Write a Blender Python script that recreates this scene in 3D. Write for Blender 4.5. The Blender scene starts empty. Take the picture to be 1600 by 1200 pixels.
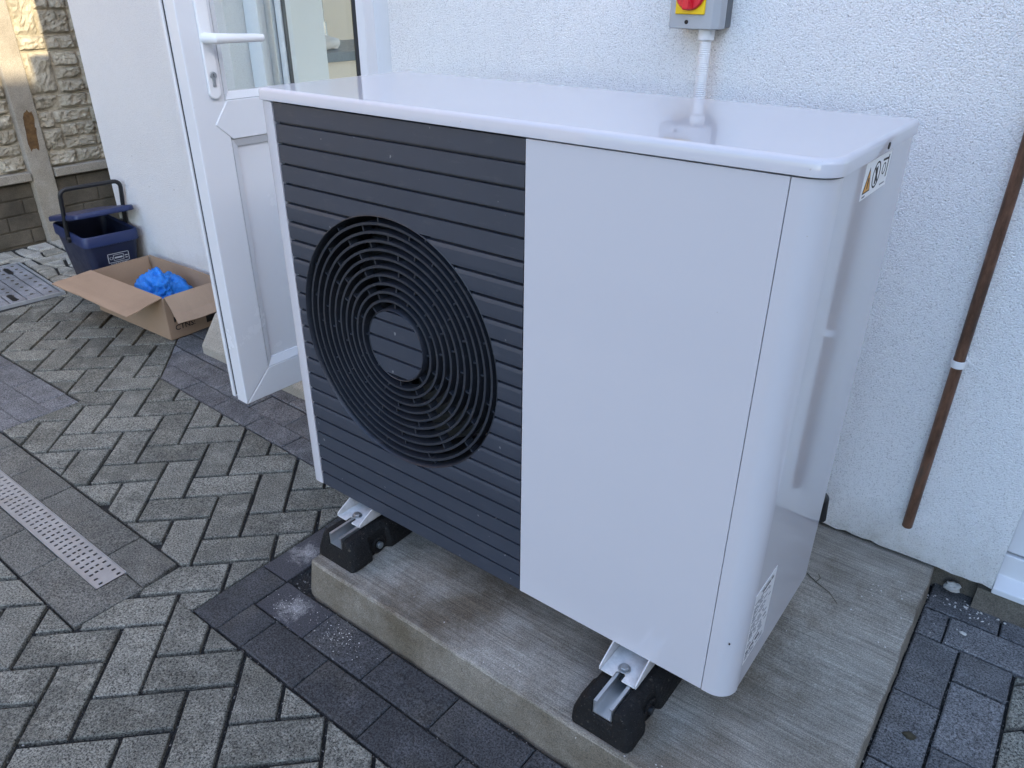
import bpy, bmesh, math, random
from math import radians as RAD, sin, cos, pi
from mathutils import Vector, Matrix, noise
random.seed(7)
SC = bpy.context.scene
COL = SC.collection

# ------------------------------------------------------------------ camera
def make_camera():
    px, py, pz = 1.3437, -0.9455, 1.3059
    yaw, pit, rol = -0.6509, -0.4888, 0.0059
    f = Vector((sin(yaw)*cos(pit), cos(yaw)*cos(pit), sin(pit)))
    r = f.cross(Vector((0, 0, 1))).normalized(); u = r.cross(f)
    r2 = r*cos(rol)+u*sin(rol); u2 = u*cos(rol)-r*sin(rol)
    cd = bpy.data.cameras.new('camera'); co = bpy.data.objects.new('camera', cd); COL.objects.link(co)
    m = Matrix((r2, u2, -f)).transposed().to_4x4(); m.translation = (px, py, pz)
    co.matrix_world = m
    cd.sensor_width = 36; cd.sensor_fit = 'HORIZONTAL'; cd.lens = 1181.4*36/1600
    cd.clip_start = 0.02; cd.clip_end = 1000
    SC.camera = co
make_camera()
CAM = Vector((1.3437, -0.9455, 1.3059))

# ------------------------------------------------------------------ light
SUN_DIR = Vector((1, -0.29, 0.45)).normalized()
SUN_EL = math.asin(SUN_DIR.z); SUN_AZ = math.atan2(SUN_DIR.x, SUN_DIR.y)
wd = bpy.data.worlds.new('World'); SC.world = wd; wd.use_nodes = True
wn = wd.node_tree.nodes; wl = wd.node_tree.links
sky = wn.new('ShaderNodeTexSky'); sky.sky_type = 'NISHITA'; sky.sun_disc = False
sky.sun_elevation = SUN_EL; sky.sun_rotation = SUN_AZ
sky.air_density = 1.0; sky.dust_density = 1.6; sky.ozone_density = 2.6
bg = wn['Background']; bg.inputs['Strength'].default_value = 0.15
wl.new(sky.outputs[0], bg.inputs['Color'])
sl = bpy.data.lights.new('sun', 'SUN'); sl.energy = 2.0; sl.angle = RAD(0.5); sl.color = (1.0, 0.82, 0.56)
so = bpy.data.objects.new('sun', sl); COL.objects.link(so)
so.rotation_euler = (-SUN_DIR).to_track_quat('-Z', 'Y').to_euler()
so.location = (8, -3, 6)
vs = SC.view_settings
vs.view_transform = 'Standard'; vs.look = 'None'; vs.exposure = 2.35; vs.gamma = 1; vs.use_curve_mapping = False
SC.render.engine = 'CYCLES'
SC.render.resolution_x = 1024; SC.render.resolution_y = 768
SC.cycles.max_bounces = 5; SC.cycles.diffuse_bounces = 3; SC.cycles.glossy_bounces = 3; SC.cycles.transparent_max_bounces = 6; SC.cycles.caustics_reflective = False; SC.cycles.caustics_refractive = False
SC.cycles.use_denoising = True

# ------------------------------------------------------------------ materials
class N:
    def __init__(s, name):
        s.m = bpy.data.materials.new(name); s.m.use_nodes = True
        s.t = s.m.node_tree; s.b = s.t.nodes['Principled BSDF']
    def node(s, typ, **kw):
        n = s.t.nodes.new(typ)
        for k, v in kw.items(): setattr(n, k, v)
        return n
    def link(s, a, b): s.t.links.new(a, b)
    def coord(s, rnd=False, scale=(1, 1, 1)):
        tc = s.node('ShaderNodeTexCoord'); out = tc.outputs['Object']
        mp = s.node('ShaderNodeMapping'); mp.inputs['Scale'].default_value = scale
        s.link(out, mp.inputs['Vector']); out = mp.outputs[0]
        if rnd:
            oi = s.node('ShaderNodeObjectInfo')
            mu = s.node('ShaderNodeMath', operation='MULTIPLY'); mu.inputs[1].default_value = 53.0
            s.link(oi.outputs['Random'], mu.inputs[0])
            ad = s.node('ShaderNodeVectorMath', operation='ADD'); s.link(out, ad.inputs[0]); s.link(mu.outputs[0], ad.inputs[1])
            out = ad.outputs[0]; s.rnd = oi.outputs['Random']
        return out
    def noise(s, vec, scale, detail=4, rough=0.6, out='Fac', dist=0.0):
        n = s.node('ShaderNodeTexNoise'); n.inputs['Scale'].default_value = scale
        n.inputs['Detail'].default_value = detail; n.inputs['Roughness'].default_value = rough
        n.inputs['Distortion'].default_value = dist
        s.link(vec, n.inputs['Vector']); return n.outputs[out]
    def voro(s, vec, scale, feature='F1'):
        n = s.node('ShaderNodeTexVoronoi', feature=feature); n.inputs['Scale'].default_value = scale
        s.link(vec, n.inputs['Vector']); return n.outputs['Distance']
    def ramp(s, fac, stops):
        r = s.node('ShaderNodeValToRGB'); e = r.color_ramp.elements
        while len(e) < len(stops): e.new(0.5)
        for el, (p, c) in zip(e, stops):
            el.position = p; el.color = (c, c, c, 1) if isinstance(c, (int, float)) else (*c, 1)
        s.link(fac, r.inputs[0]); return r.outputs[0]
    def mix(s, a, b, fac, mode='MIX'):
        n = s.node('ShaderNodeMix', data_type='RGBA', blend_type=mode)
        for v, i in ((fac, 0), (a, 6), (b, 7)):
            if isinstance(v, (int, float)): n.inputs[i].default_value = v
            elif isinstance(v, tuple): n.inputs[i].default_value = (*v, 1)
            else: s.link(v, n.inputs[i])
        return n.outputs[2]
    def math(s, op, a, b=0.5):
        n = s.node('ShaderNodeMath', operation=op)
        for i, v in ((0, a), (1, b)):
            if isinstance(v, (int, float)): n.inputs[i].default_value = v
            else: s.link(v, n.inputs[i])
        return n.outputs[0]
    def bump(s, h, strength=0.5, dist=0.002, prev=None):
        n = s.node('ShaderNodeBump'); n.inputs['Strength'].default_value = strength; n.inputs['Distance'].default_value = dist
        s.link(h, n.inputs['Height'])
        if prev is not None: s.link(prev, n.inputs['Normal'])
        return n.outputs[0]
    def set(s, col=None, rough=None, normal=None, metal=None, coat=None, spec=None, **kw):
        for nm, v in (('Base Color', col), ('Roughness', rough), ('Normal', normal), ('Metallic', metal), ('Coat Weight', coat), ('Specular IOR Level', spec)):
            if v is None: continue
            i = s.b.inputs[nm]
            if isinstance(v, (int, float)): i.default_value = v
            elif isinstance(v, tuple): i.default_value = (*v, 1)
            else: s.link(v, i)
        return s.m

def m_plain(name, col, rough=0.5, metal=0.0, var=0.06, scale=20, bump=0.0, bscale=300, rnd=True, spec=None):
    n = N(name); v = n.coord(rnd)
    f = n.noise(v, scale, 5)
    c = n.mix(tuple(x*(1-var*2) for x in col), tuple(min(1, x*(1+var*2)) for x in col), f)
    r = n.ramp(n.noise(v, scale*2.3, 4), [(0.3, max(0.02, rough-0.07)), (0.7, min(1, rough+0.07))])
    nm = None
    if bump: nm = n.bump(n.noise(v, bscale, 4), bump, 0.002)
    return n.set(c, r, nm, metal, spec=spec)

def m_paver(name, dark, light, speck=0.55, patch=0.5, tint=(0.20, 0.17, 0.11)):
    n = N(name); v = n.coord(True)
    base = n.mix(dark, light, n.rnd)
    big = n.noise(v, 13, 3, 0.7)
    base = n.mix(base, tuple(x*1.5 for x in light), n.math('MULTIPLY', n.ramp(big, [(0.50, 0.0), (0.70, 1.0)]), patch))
    base = n.mix(base, tuple(x*0.5 for x in dark), n.math('MULTIPLY', n.ramp(big, [(0.30, 1.0), (0.46, 0.0)]), patch))
    base = n.mix(base, tint, n.math('MULTIPLY', n.ramp(n.noise(v, 7, 2, 0.65), [(0.52, 0.0), (0.72, 1.0)]), 0.22*patch))
    grain = n.noise(v, 240, 2, 0.9)
    base = n.mix(base, n.ramp(grain, [(0.34, 0.0), (0.43, 0.30), (0.5, 0.5), (0.58, 0.72), (0.68, 1.0)]), speck, 'OVERLAY')
    pits = n.ramp(n.noise(v, 190, 2, 0.7), [(0.30, 0.0), (0.37, 1.0)])
    base = n.mix(tuple(x*0.25 for x in dark), base, pits)
    hh = n.math('ADD', n.math('MULTIPLY', n.noise(v, 50, 3, 0.65), 1.4), n.math('ADD', n.math('MULTIPLY', grain, 0.9), n.math('MULTIPLY', pits, 0.35)))
    return n.set(base, 0.88, n.bump(hh, 0.85, 0.0022))

def m_render(name='white_render', lo=(0.88, 0.88, 0.875), hi=(0.95, 0.95, 0.945), pit=(0.60, 0.595, 0.595), bmp=0.0045):
    n = N(name); v = n.coord()
    g1 = n.noise(v, 320, 2, 0.75)
    g2 = n.voro(v, 270, 'F1')
    blot = n.noise(v, 3.5, 5, 0.6)
    c = n.mix(lo, hi, blot)
    c = n.mix(pit, c, n.ramp(g1, [(0.32, 0.0), (0.46, 1.0)]))
    speck = n.ramp(n.noise(v, 65, 1, 0.3), [(0.140, 0.0), (0.155, 1.0)])
    c = n.mix((0.35, 0.34, 0.32), c, speck)
    # splash dirt rising from the ground
    tc = n.node('ShaderNodeTexCoord'); sx = n.node('ShaderNodeSeparateXYZ'); n.link(tc.outputs['Object'], sx.inputs[0])
    hgt = n.math('ADD', sx.outputs['Z'], n.math('MULTIPLY', n.noise(v, 9, 6, 0.7), 0.32))
    d = n.ramp(hgt, [(0.20, 0.75), (0.29, 0.3), (0.42, 0.0)])
    c = n.mix(c, (0.33, 0.30, 0.24), d)
    hh = n.math('ADD', g1, n.math('MULTIPLY', g2, -0.7))
    return n.set(c, 0.85, n.bump(hh, 0.8, bmp))

def m_concrete(name, dark, light, broom=True, stain=(0.16, 0.13, 0.09), amt=0.6):
    n = N(name); v = n.coord()
    c = n.mix(dark, light, n.ramp(n.noise(v, 5, 6, 0.65), [(0.3, 0.0), (0.7, 1.0)]))
    c = n.mix(c, stain, n.math('MULTIPLY', n.ramp(n.noise(v, 3.1, 6, 0.7), [(0.48, 0.0), (0.68, 1.0)]), amt))
    grain = n.noise(v, 420, 3, 0.8)
    c = n.mix(c, n.ramp(grain, [(0.38, 0.1), (0.62, 0.9)]), 0.5, 'OVERLAY')
    nm = n.bump(grain, 0.5, 0.0012)
    if broom:
        w = n.coord(scale=(6, 260, 6)); br = n.noise(w, 1.0, 4, 0.7)
        c = n.mix(c, n.ramp(br, [(0.36, 0.12), (0.64, 0.85)]), 0.36, 'OVERLAY')
        nm = n.bump(br, 0.6, 0.0025, nm)
    blk = n.ramp(n.noise(v, 33, 3, 0.55), [(0.22, 0.0), (0.28, 1.0)])
    c = n.mix((0.05, 0.045, 0.04), c, n.math('ADD', n.math('MULTIPLY', blk, 0.7), 0.3))
    nm = n.bump(n.noise(v, 24, 5), 0.35, 0.004, nm)
    return n.set(c, 0.9, nm)

def m_rock():
    n = N('rock_face_concrete'); v = n.coord()
    c = n.mix((0.23, 0.21, 0.16), (0.50, 0.465, 0.375), n.ramp(n.noise(v, 9, 6, 0.7), [(0.3, 0.0), (0.7, 1.0)]))
    c = n.mix(c, (0.16, 0.135, 0.09), n.ramp(n.noise(v, 22, 5, 0.75), [(0.54, 0.0), (0.72, 0.7)]))
    nm = n.bump(n.noise(v, 45, 6, 0.7, dist=0.6), 0.9, 0.012); nm = n.bump(n.noise(v, 260, 3), 0.4, 0.002, nm)
    return n.set(c, 0.92, nm)

def m_panelwhite(name, col, rough, coat=0.0):
    n = N(name); v = n.coord()
    c = n.mix(tuple(x*0.975 for x in col), col, n.noise(v, 3, 4))
    spk = n.ramp(n.noise(v, 130, 1, 0.3), [(0.150, 0.0), (0.165, 1.0)])
    c = n.mix((0.5, 0.48, 0.45), c, spk)
    r = n.ramp(n.noise(v, 7, 5), [(0.35, rough-0.02), (0.7, rough+0.05)])
    return n.set(c, r, None, coat=coat)

def m_louvre(name='anthracite_plastic', k=1.0):
    n = N(name); v = n.coord()
    c = n.mix((0.040*k, 0.048*k, 0.066*k), (0.056*k, 0.066*k, 0.090*k), n.noise(v, 6, 5))
    w = n.coord(scale=(3, 1, 14))
    dust = n.ramp(n.noise(w, 5, 6, 0.75), [(0.56, 0.0), (0.8, 0.35)])
    c = n.mix(c, (0.16, 0.16, 0.165), dust)
    sp = n.ramp(n.noise(v, 75, 2, 0.4), [(0.75, 0.0), (0.77, 0.7 if k > 0.6 else 0.0)])
    c = n.mix(c, (0.3, 0.3, 0.3), sp)
    return n.set(c, n.ramp(n.noise(v, 12, 5), [(0.3, 0.38), (0.7, 0.55)]), n.bump(n.noise(v, 900, 2), 0.15, 0.0006))

def m_copper():
    n = N('weathered_copper'); v = n.coord(scale=(1, 1, 0.25))
    f = n.noise(v, 26, 6, 0.7)
    c = n.ramp(f, [(0.3, (0.055, 0.036, 0.028)), (0.46, (0.145, 0.078, 0.05)), (0.60, (0.26, 0.135, 0.085)), (0.75, (0.13, 0.11, 0.09))])
    return n.set(c, n.ramp(n.noise(v, 60, 4), [(0.3, 0.38), (0.7, 0.65)]), n.bump(n.noise(v, 160, 4), 0.25, 0.001), 0.35)

def m_glass():
    n = N('window_glass'); nt = n.t
    tr = n.node('ShaderNodeBsdfTransparent'); tr.inputs[0].default_value = (0.93, 0.96, 0.95, 1)
    gl = n.node('ShaderNodeBsdfGlossy'); gl.inputs['Roughness'].default_value = 0.02
    lw = n.node('ShaderNodeLayerWeight'); lw.inputs['Blend'].default_value = 0.5
    fr = n.math('ADD', n.math('MULTIPLY', n.math('POWER', lw.outputs['Facing'], 5.0), 0.9), 0.045)
    mx = n.node('ShaderNodeMixShader'); n.link(fr, mx.inputs[0]); n.link(tr.outputs[0], mx.inputs[1]); n.link(gl.outputs[0], mx.inputs[2])
    n.link(mx.outputs[0], nt.nodes['Material Output'].inputs['Surface'])
    return n.m

def m_card():
    n = N('brown_cardboard'); v = n.coord(True)
    w = n.coord(True, (1, 1, 1))
    c = n.mix((0.30, 0.205, 0.135), (0.38, 0.265, 0.18), n.noise(v, 8, 5))
    c = n.mix(c, (0.22, 0.15, 0.10), n.ramp(n.noise(v, 5, 4), [(0.58, 0.0), (0.8, 0.5)]))
    c = n.mix(c, n.ramp(n.noise(w, 400, 2), [(0.3, 0.4), (0.7, 0.6)]), 0.3, 'OVERLAY')
    return n.set(c, 0.85, n.bump(n.noise(v, 16, 4), 0.35, 0.006))

def m_bag():
    n = N('blue_polythene'); v = n.coord()
    c = n.mix((0.006, 0.13, 0.62), (0.03, 0.33, 0.90), n.noise(v, 30, 4))
    nm = n.bump(n.noise(v, 55, 5, 0.7, dist=1.5), 0.9, 0.01)
    return n.set(c, 0.28, nm)

def m_grit():
    n = N('dark_joint_sand'); v = n.coord()
    g = n.voro(v, 330); f = n.noise(v, 420, 3, 0.8)
    c = n.ramp(f, [(0.3, (0.012, 0.012, 0.012)), (0.52, (0.035, 0.034, 0.032)), (0.7, (0.10, 0.098, 0.09)), (0.8, (0.3, 0.29, 0.27))])
    return n.set(c, 0.95, n.bump(g, 1.0, 0.006))

def m_stonebits():
    n = N('grit_stones'); v = n.coord()
    f = n.noise(v, 160, 1, 0.3)
    c = n.ramp(f, [(0.3, (0.01, 0.01, 0.01)), (0.48, (0.028, 0.028, 0.027)), (0.60, (0.085, 0.083, 0.078)), (0.74, (0.34, 0.33, 0.31))])
    return n.set(c, 0.9)

M = {}
M['render'] = m_render()
M['smoothrender'] = m_render('smooth_shade_toned_render', (0.62, 0.625, 0.63), (0.70, 0.70, 0.70), (0.54, 0.54, 0.54), 0.0022)  # smoother render, its colour darkened to paint in shade left of the door
M['herring'] = m_paver('grey_paver', (0.118, 0.116, 0.096), (0.208, 0.203, 0.170), 0.95, 0.5)
M['purple'] = m_paver('slate_paver', (0.106, 0.106, 0.108), (0.168, 0.167, 0.168), 0.8, 0.5)
M['charcoal'] = m_paver('charcoal_paver', (0.044, 0.045, 0.046), (0.070, 0.071, 0.073), 0.85, 0.5)
M['drainpaver'] = m_paver('warm_grey_paver', (0.110, 0.107, 0.092), (0.150, 0.146, 0.126), 0.85, 0.45)
M['flag'] = m_paver('buff_flag', (0.24, 0.22, 0.17), (0.40, 0.38, 0.33), 0.45, 0.5)
M['grit'] = m_grit(); M['bits'] = m_stonebits()
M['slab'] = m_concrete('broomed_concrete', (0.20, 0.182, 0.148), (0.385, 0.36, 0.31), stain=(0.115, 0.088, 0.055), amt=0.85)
M['step'] = m_concrete('cast_concrete', (0.28, 0.255, 0.21), (0.42, 0.39, 0.33), False, amt=0.3)
M['found'] = m_concrete('rough_footing', (0.10, 0.085, 0.065), (0.22, 0.195, 0.16), False, (0.05, 0.04, 0.03), 0.7)
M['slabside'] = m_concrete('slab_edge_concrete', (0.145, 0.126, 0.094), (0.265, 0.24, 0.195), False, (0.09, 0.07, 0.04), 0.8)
M['rock'] = m_rock()
M['post'] = m_concrete('post_concrete', (0.20, 0.18, 0.145), (0.33, 0.31, 0.265), False, (0.2, 0.17, 0.11), 0.35)
M['brickc'] = m_concrete('mossy_concrete', (0.045, 0.039, 0.029), (0.12, 0.105, 0.08), False, (0.05, 0.045, 0.03), 0.5)
M['rust'] = m_plain('exposed_aggregate', (0.095, 0.052, 0.018), 0.9, 0, 0.5, 45, 1.0, 120)
M['case'] = m_panelwhite('white_coated_steel', (0.612, 0.606, 0.636), 0.045)
M['lid'] = m_panelwhite('white_lid_plastic', (0.612, 0.606, 0.636), 0.028)
M['upvc'] = m_panelwhite('white_upvc', (0.72, 0.73, 0.75), 0.24)
M['louvre'] = m_louvre(k=0.86); M['grille'] = m_louvre('black_grille_plastic', 0.45)
M['dark'] = m_plain('black_plastic', (0.012, 0.013, 0.015), 0.5)
def m_rubber():
    n = N('black_rubber'); v = n.coord()
    c = n.mix((0.006, 0.006, 0.0065), (0.014, 0.0135, 0.013), n.noise(v, 30, 4))
    c = n.mix(c, (0.16, 0.14, 0.11), n.ramp(n.noise(v, 70, 4, 0.7), [(0.62, 0.0), (0.74, 0.55)]))
    c = n.mix(c, (0.30, 0.28, 0.25), n.ramp(n.noise(v, 330, 2, 0.5), [(0.70, 0.0), (0.75, 0.6)]))
    hh = n.math('ADD', n.noise(v, 110, 4, 0.7), n.math('MULTIPLY', n.noise(v, 30, 3), 1.6))
    return n.set(c, 0.75, n.bump(hh, 1.0, 0.004), spec=0.3)
M['rubber'] = m_rubber()
def m_dusty():
    n = N('dusty_charcoal_paver'); v = n.coord()
    g = n.noise(v, 300, 2, 0.85)
    c = n.mix((0.048, 0.048, 0.052), (0.075, 0.074, 0.079), n.noise(v, 12, 3))
    ln = n.node('ShaderNodeVectorMath', operation='LENGTH'); n.link(v, ln.inputs[0])
    d = n.math('ADD', n.math('MULTIPLY', ln.outputs['Value'], 9.0), n.math('MULTIPLY', n.noise(v, 38, 5, 0.75, dist=0.8), 1.3))
    c = n.mix(c, (0.36, 0.35, 0.335), n.ramp(d, [(0.62, 0.85), (0.85, 0.40), (1.25, 0.06), (1.6, 0.0)]))
    c = n.mix(c, n.ramp(g, [(0.36, 0.0), (0.5, 0.5), (0.66, 1.0)]), 0.5, 'OVERLAY')
    return n.set(c, 0.9, n.bump(g, 0.7, 0.002))
M['dusty'] = m_dusty()
M['galv'] = m_plain('galvanised_steel', (0.60, 0.62, 0.63), 0.36, 0.85, 0.08, 40)
M['drainsteel'] = m_plain('drain_steel', (0.34, 0.355, 0.36), 0.5, 0.3, 0.18, 18)
M['zinc'] = m_plain('zinc_bolt', (0.42, 0.44, 0.45), 0.42, 0.9, 0.12, 200)
M['brkt'] = m_plain('white_bracket', (0.62, 0.62, 0.61), 0.45, 0, 0.22, 55)
M['copper'] = m_copper()
M['whiteplastic'] = m_plain('white_plastic', (0.80, 0.80, 0.80), 0.38, 0, 0.02)
M['switchgrey'] = m_plain('light_grey_plastic', (0.40, 0.42, 0.44), 0.42, 0, 0.02)
M['switchdark'] = m_plain('dark_grey_plastic', (0.11, 0.12, 0.13), 0.45, 0, 0.02)
M['red'] = m_plain('red_plastic', (0.68, 0.012, 0.03), 0.32, 0, 0.03)
M['yellow'] = m_plain('yellow_plastic', (0.88, 0.58, 0.0), 0.35, 0, 0.03)
M['glass'] = m_glass()
M['gasket'] = m_plain('black_gasket', (0.02, 0.022, 0.026), 0.4)
M['card'] = m_card(); M['bag'] = m_bag()
M['navy'] = m_plain('navy_plastic', (0.014, 0.026, 0.088), 0.44, 0, 0.10, 12, 0.15, 400)
M['navydark'] = m_plain('dark_navy_plastic', (0.009, 0.014, 0.040), 0.48, 0, 0.1, 12, 0.15, 400)
M['ink'] = m_plain('black_ink', (0.022, 0.018, 0.016), 0.8)
M['inkgrey'] = m_plain('grey_ink', (0.20, 0.20, 0.22), 0.7)
M['labelwhite'] = m_plain('label_paper', (0.80, 0.80, 0.80), 0.4, 0, 0.01)
M['orange'] = m_plain('amber_ink', (0.62, 0.28, 0.02), 0.5)
M['print'] = m_plain('white_print', (0.45, 0.47, 0.50), 0.6)
M['mortar'] = m_plain('white_mortar', (0.62, 0.60, 0.56), 0.9, 0, 0.1, 60, 0.6, 200)
M['beige'] = m_plain('beige_wall_tile', (0.66, 0.56, 0.44), 0.35, 0, 0.03, 4)
M['inwall'] = m_plain('interior_paint', (0.70, 0.69, 0.67), 0.7, 0, 0.02, 3)
M['worktop'] = m_plain('slate_worktop', (0.13, 0.15, 0.16), 0.35)
M['chrome'] = m_plain('chrome', (0.75, 0.75, 0.75), 0.12, 1.0, 0.02)
M['pink'] = m_plain('pink_print_paper', (0.55, 0.25, 0.22), 0.8, 0, 0.4, 90)
M['cloth'] = m_plain('white_cloth', (0.66, 0.60, 0.55), 0.9, 0, 0.12, 60, 0.8, 60)
M['hose'] = m_plain('black_hose', (0.015, 0.015, 0.016), 0.6)
M['leaf'] = m_plain('dry_leaf', (0.06, 0.05, 0.03), 0.9)
M['cover'] = m_concrete('cover_concrete', (0.17, 0.17, 0.175), (0.32, 0.32, 0.33), False, (0.09, 0.09, 0.09), 0.6)
M['far'] = m_plain('far_ground', (0.12, 0.125, 0.10), 0.95, 0, 0.2, 0.5)
M['brickwall'] = m_plain('brown_brick', (0.26, 0.17, 0.12), 0.9, 0, 0.1, 4)
M['roof'] = m_plain('roof_tile', (0.14, 0.10, 0.085), 0.9)

# ------------------------------------------------------------------ helpers
WM = {}
def link(name, me, mat=None, parent=None, loc=None, rot=None, smooth=False):
    o = bpy.data.objects.new(name, me); COL.objects.link(o)
    if mat is not None and me is not None and not me.materials: me.materials.append(mat)
    w = Matrix.Identity(4)
    if rot is not None: w = rot.to_4x4()
    if loc is not None: w = Matrix.Translation(Vector(loc)) @ w
    if parent is not None:
        o.parent = parent
        o.matrix_parent_inverse = WM[parent.name].inverted()
    o.matrix_basis = w
    WM[o.name] = w
    if smooth: me.polygons.foreach_set('use_smooth', [True]*len(me.polygons))
    return o
def empty(name, loc): return link(name, None, loc=loc)
def tag(o, label, cat, group=None):
    o['label'] = label; o['category'] = cat
    if group: o['group'] = group
    return o
def kind(o, k): o['kind'] = k; return o
def mesh(name, v, f):
    me = bpy.data.meshes.new(name); me.from_pydata([tuple(x) for x in v], [], f); me.update(); return me
def fixn(me):
    bm = bmesh.new(); bm.from_mesh(me); bmesh.ops.recalc_face_normals(bm, faces=bm.faces); bm.to_mesh(me); bm.free(); return me
def bevel(o, w, seg=2, ang=35):
    b = o.modifiers.new('bevel', 'BEVEL'); b.width = w; b.segments = seg; b.limit_method = 'ANGLE'; b.angle_limit = RAD(ang)
    b.harden_normals = True; return o
class MB:
    """collects shapes into one mesh"""
    def __init__(s): s.v = []; s.f = []
    def add(s, v, f):
        o = len(s.v); s.v += [tuple(x) for x in v]; s.f += [tuple(i+o for i in q) for q in f]; return s
    def box(s, x0, x1, y0, y1, z0, z1):
        v = [(x, y, z) for z in (z0, z1) for y in (y0, y1) for x in (x0, x1)]
        return s.add(v, [(0, 2, 3, 1), (4, 5, 7, 6), (0, 1, 5, 4), (2, 6, 7, 3), (0, 4, 6, 2), (1, 3, 7, 5)])
    def prism(s, poly, a, b, axis=2):
        """poly of 2D points extruded from a to b along axis (0:x with (y,z), 1:y with (x,z), 2:z with (x,y))"""
        def P(p, t): return (t, p[0], p[1]) if axis == 0 else (p[0], t, p[1]) if axis == 1 else (p[0], p[1], t)
        n = len(poly)
        v = [P(p, a) for p in poly]+[P(p, b) for p in poly]
        f = [tuple(range(n))[::-1], tuple(range(n, 2*n))]+[(i, (i+1) % n, (i+1) % n+n, i+n) for i in range(n)]
        return s.add(v, f)
    def tube(s, pts, r, n=10, cap=True, closed=False):
        pts = [Vector(p) for p in pts]; rings = []; m = len(pts)
        up = None
        for i, p in enumerate(pts):
            a = pts[i-1] if i > 0 or closed else p; b = pts[(i+1) % m] if i < m-1 or closed else p
            t = (b-a).normalized()
            if up is None: up = Vector((0, 0, 1)) if abs(t.z) < 0.9 else Vector((1, 0, 0))
            x = t.cross(up).normalized(); y = x.cross(t).normalized(); up = y
            rr = r[i] if isinstance(r, (list, tuple)) else r
            rings.append([p+x*rr*cos(2*pi*k/n)+y*rr*sin(2*pi*k/n) for k in range(n)])
        v = [q for g in rings for q in g]; f = []
        for i in range(m if closed else m-1):
            j = (i+1) % m
            for k in range(n): f.append((i*n+k, i*n+(k+1) % n, j*n+(k+1) % n, j*n+k))
        if cap and not closed: f += [tuple(range(n))[::-1], tuple(range((m-1)*n, m*n))]
        return s.add(v, f)
    def lathe(s, prof, c, axis=1, n=64, closed=False):
        """prof of (radius, height along axis)"""
        m = len(prof); v = []
        for r, h in prof:
            for k in range(n):
                a = 2*pi*k/n; p, q = r*cos(a), r*sin(a)
                v.append((c[0]+p, c[1]+h, c[2]+q) if axis == 1 else (c[0]+p, c[1]+q, c[2]+h) if axis == 2 else (c[0]+h, c[1]+p, c[2]+q))
        f = []
        for i in range(m if closed else m-1):
            j = (i+1) % m
            for k in range(n): f.append((i*n+k, i*n+(k+1) % n, j*n+(k+1) % n, j*n+k))
        return s.add(v, f)
    def cyl(s, c, r, h0, h1, axis=2, n=20):
        return s.lathe([(0.00001, h0), (r, h0), (r, h1), (0.00001, h1)], c, axis, n)
    def build(s, name, mat, parent=None, smooth=False, bev=0, seg=2, ang=35):
        me = fixn(mesh(name, s.v, s.f))
        if bev: smooth = True
        o = link(name, me, mat, parent, smooth=smooth)
        if bev: bevel(o, bev, seg, ang)
        if smooth:
            try:
                me.set_sharp_from_angle(angle=RAD(40))
            except Exception: pass
        return o
def text_mesh(txt, size):
    cu = bpy.data.curves.new('txt', 'FONT'); cu.body = txt; cu.size = size; cu.resolution_u = 2; cu.extrude = 0.0
    cu.offset = size*0.012
    ob = bpy.data.objects.new('txt', cu); COL.objects.link(ob)
    dg = bpy.context.evaluated_depsgraph_get(); dg.update()
    me = bpy.data.meshes.new_from_object(ob.evaluated_get(dg)); bpy.data.objects.remove(ob); bpy.data.curves.remove(cu)
    me.materials.clear(); return me

# projection, used only to choose which pavers show largest
def in_view(p, margin=60):
    r, u, nf = [SC.camera.matrix_world.to_3x3().col[i] for i in range(3)]
    d = Vector(p)-CAM; z = -(d.dot(nf))
    if z < 0.05: return False
    x = 800+1181.4*d.dot(r)/z; y = 600-1181.4*d.dot(u)/z
    return -margin < x < 1600+margin and -margin < y < 1200+margin

# ------------------------------------------------------------------ ground
GRITZ = -0.012
def big_ground():
    v = [(-150, -150, -0.03), (150, -150, -0.03), (150, 150, -0.03), (-150, 150, -0.03)]
    kind(link('ground', mesh('ground', v, [(0, 1, 2, 3)]), M['far']), 'structure')
    g = MB().box(-3.6, 3.2, -2.2, 0.95, -0.10, GRITZ).build('paving_bed', M['grit']); kind(g, 'structure')
big_ground()

# ------------------------------------------------------------------ paving
def clip(poly, a, b, keep_left=True):
    """clip a convex polygon by the line a->b"""
    out = []; n = len(poly)
    def s(p): 
        d = (b[0]-a[0])*(p[1]-a[1])-(b[1]-a[1])*(p[0]-a[0])
        return d if keep_left else -d
    for i in range(n):
        p, q = poly[i], poly[(i+1) % n]; sp, sq = s(p), s(q)
        if sp >= 0: out.append(p)
        if (sp > 0 and sq < 0) or (sp < 0 and sq > 0):
            t = sp/(sp-sq); out.append((p[0]+t*(q[0]-p[0]), p[1]+t*(q[1]-p[1])))
    return out
def area(p): return 0.5*sum(p[i][0]*p[(i+1) % len(p)][1]-p[(i+1) % len(p)][0]*p[i][1] for i in range(len(p))) if len(p) > 2 else 0
def inside_cut(poly, E):
    for i in range(len(E)):
        poly = clip(poly, E[i], E[(i+1) % len(E)], True)
        if len(poly) < 3: return []
    return poly
def subtract(poly, E):
    """poly minus convex ccw polygon E: largest piece first"""
    if abs(area(inside_cut(poly, E))) < 2e-5: return [poly]
    res = []; rest = poly
    while True:
        best = None
        for i in range(len(E)):
            c = clip(rest, E[i], E[(i+1) % len(E)], False)
            A = abs(area(c)) if len(c) > 2 else 0
            if best is None or A > best[0]: best = (A, i, c)
        if best[0] < 0.00025: break
        res.append(best[2]); rest = clip(rest, E[best[1]], E[(best[1]+1) % len(E)], True)
        if len(rest) < 3: break
    return res
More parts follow.
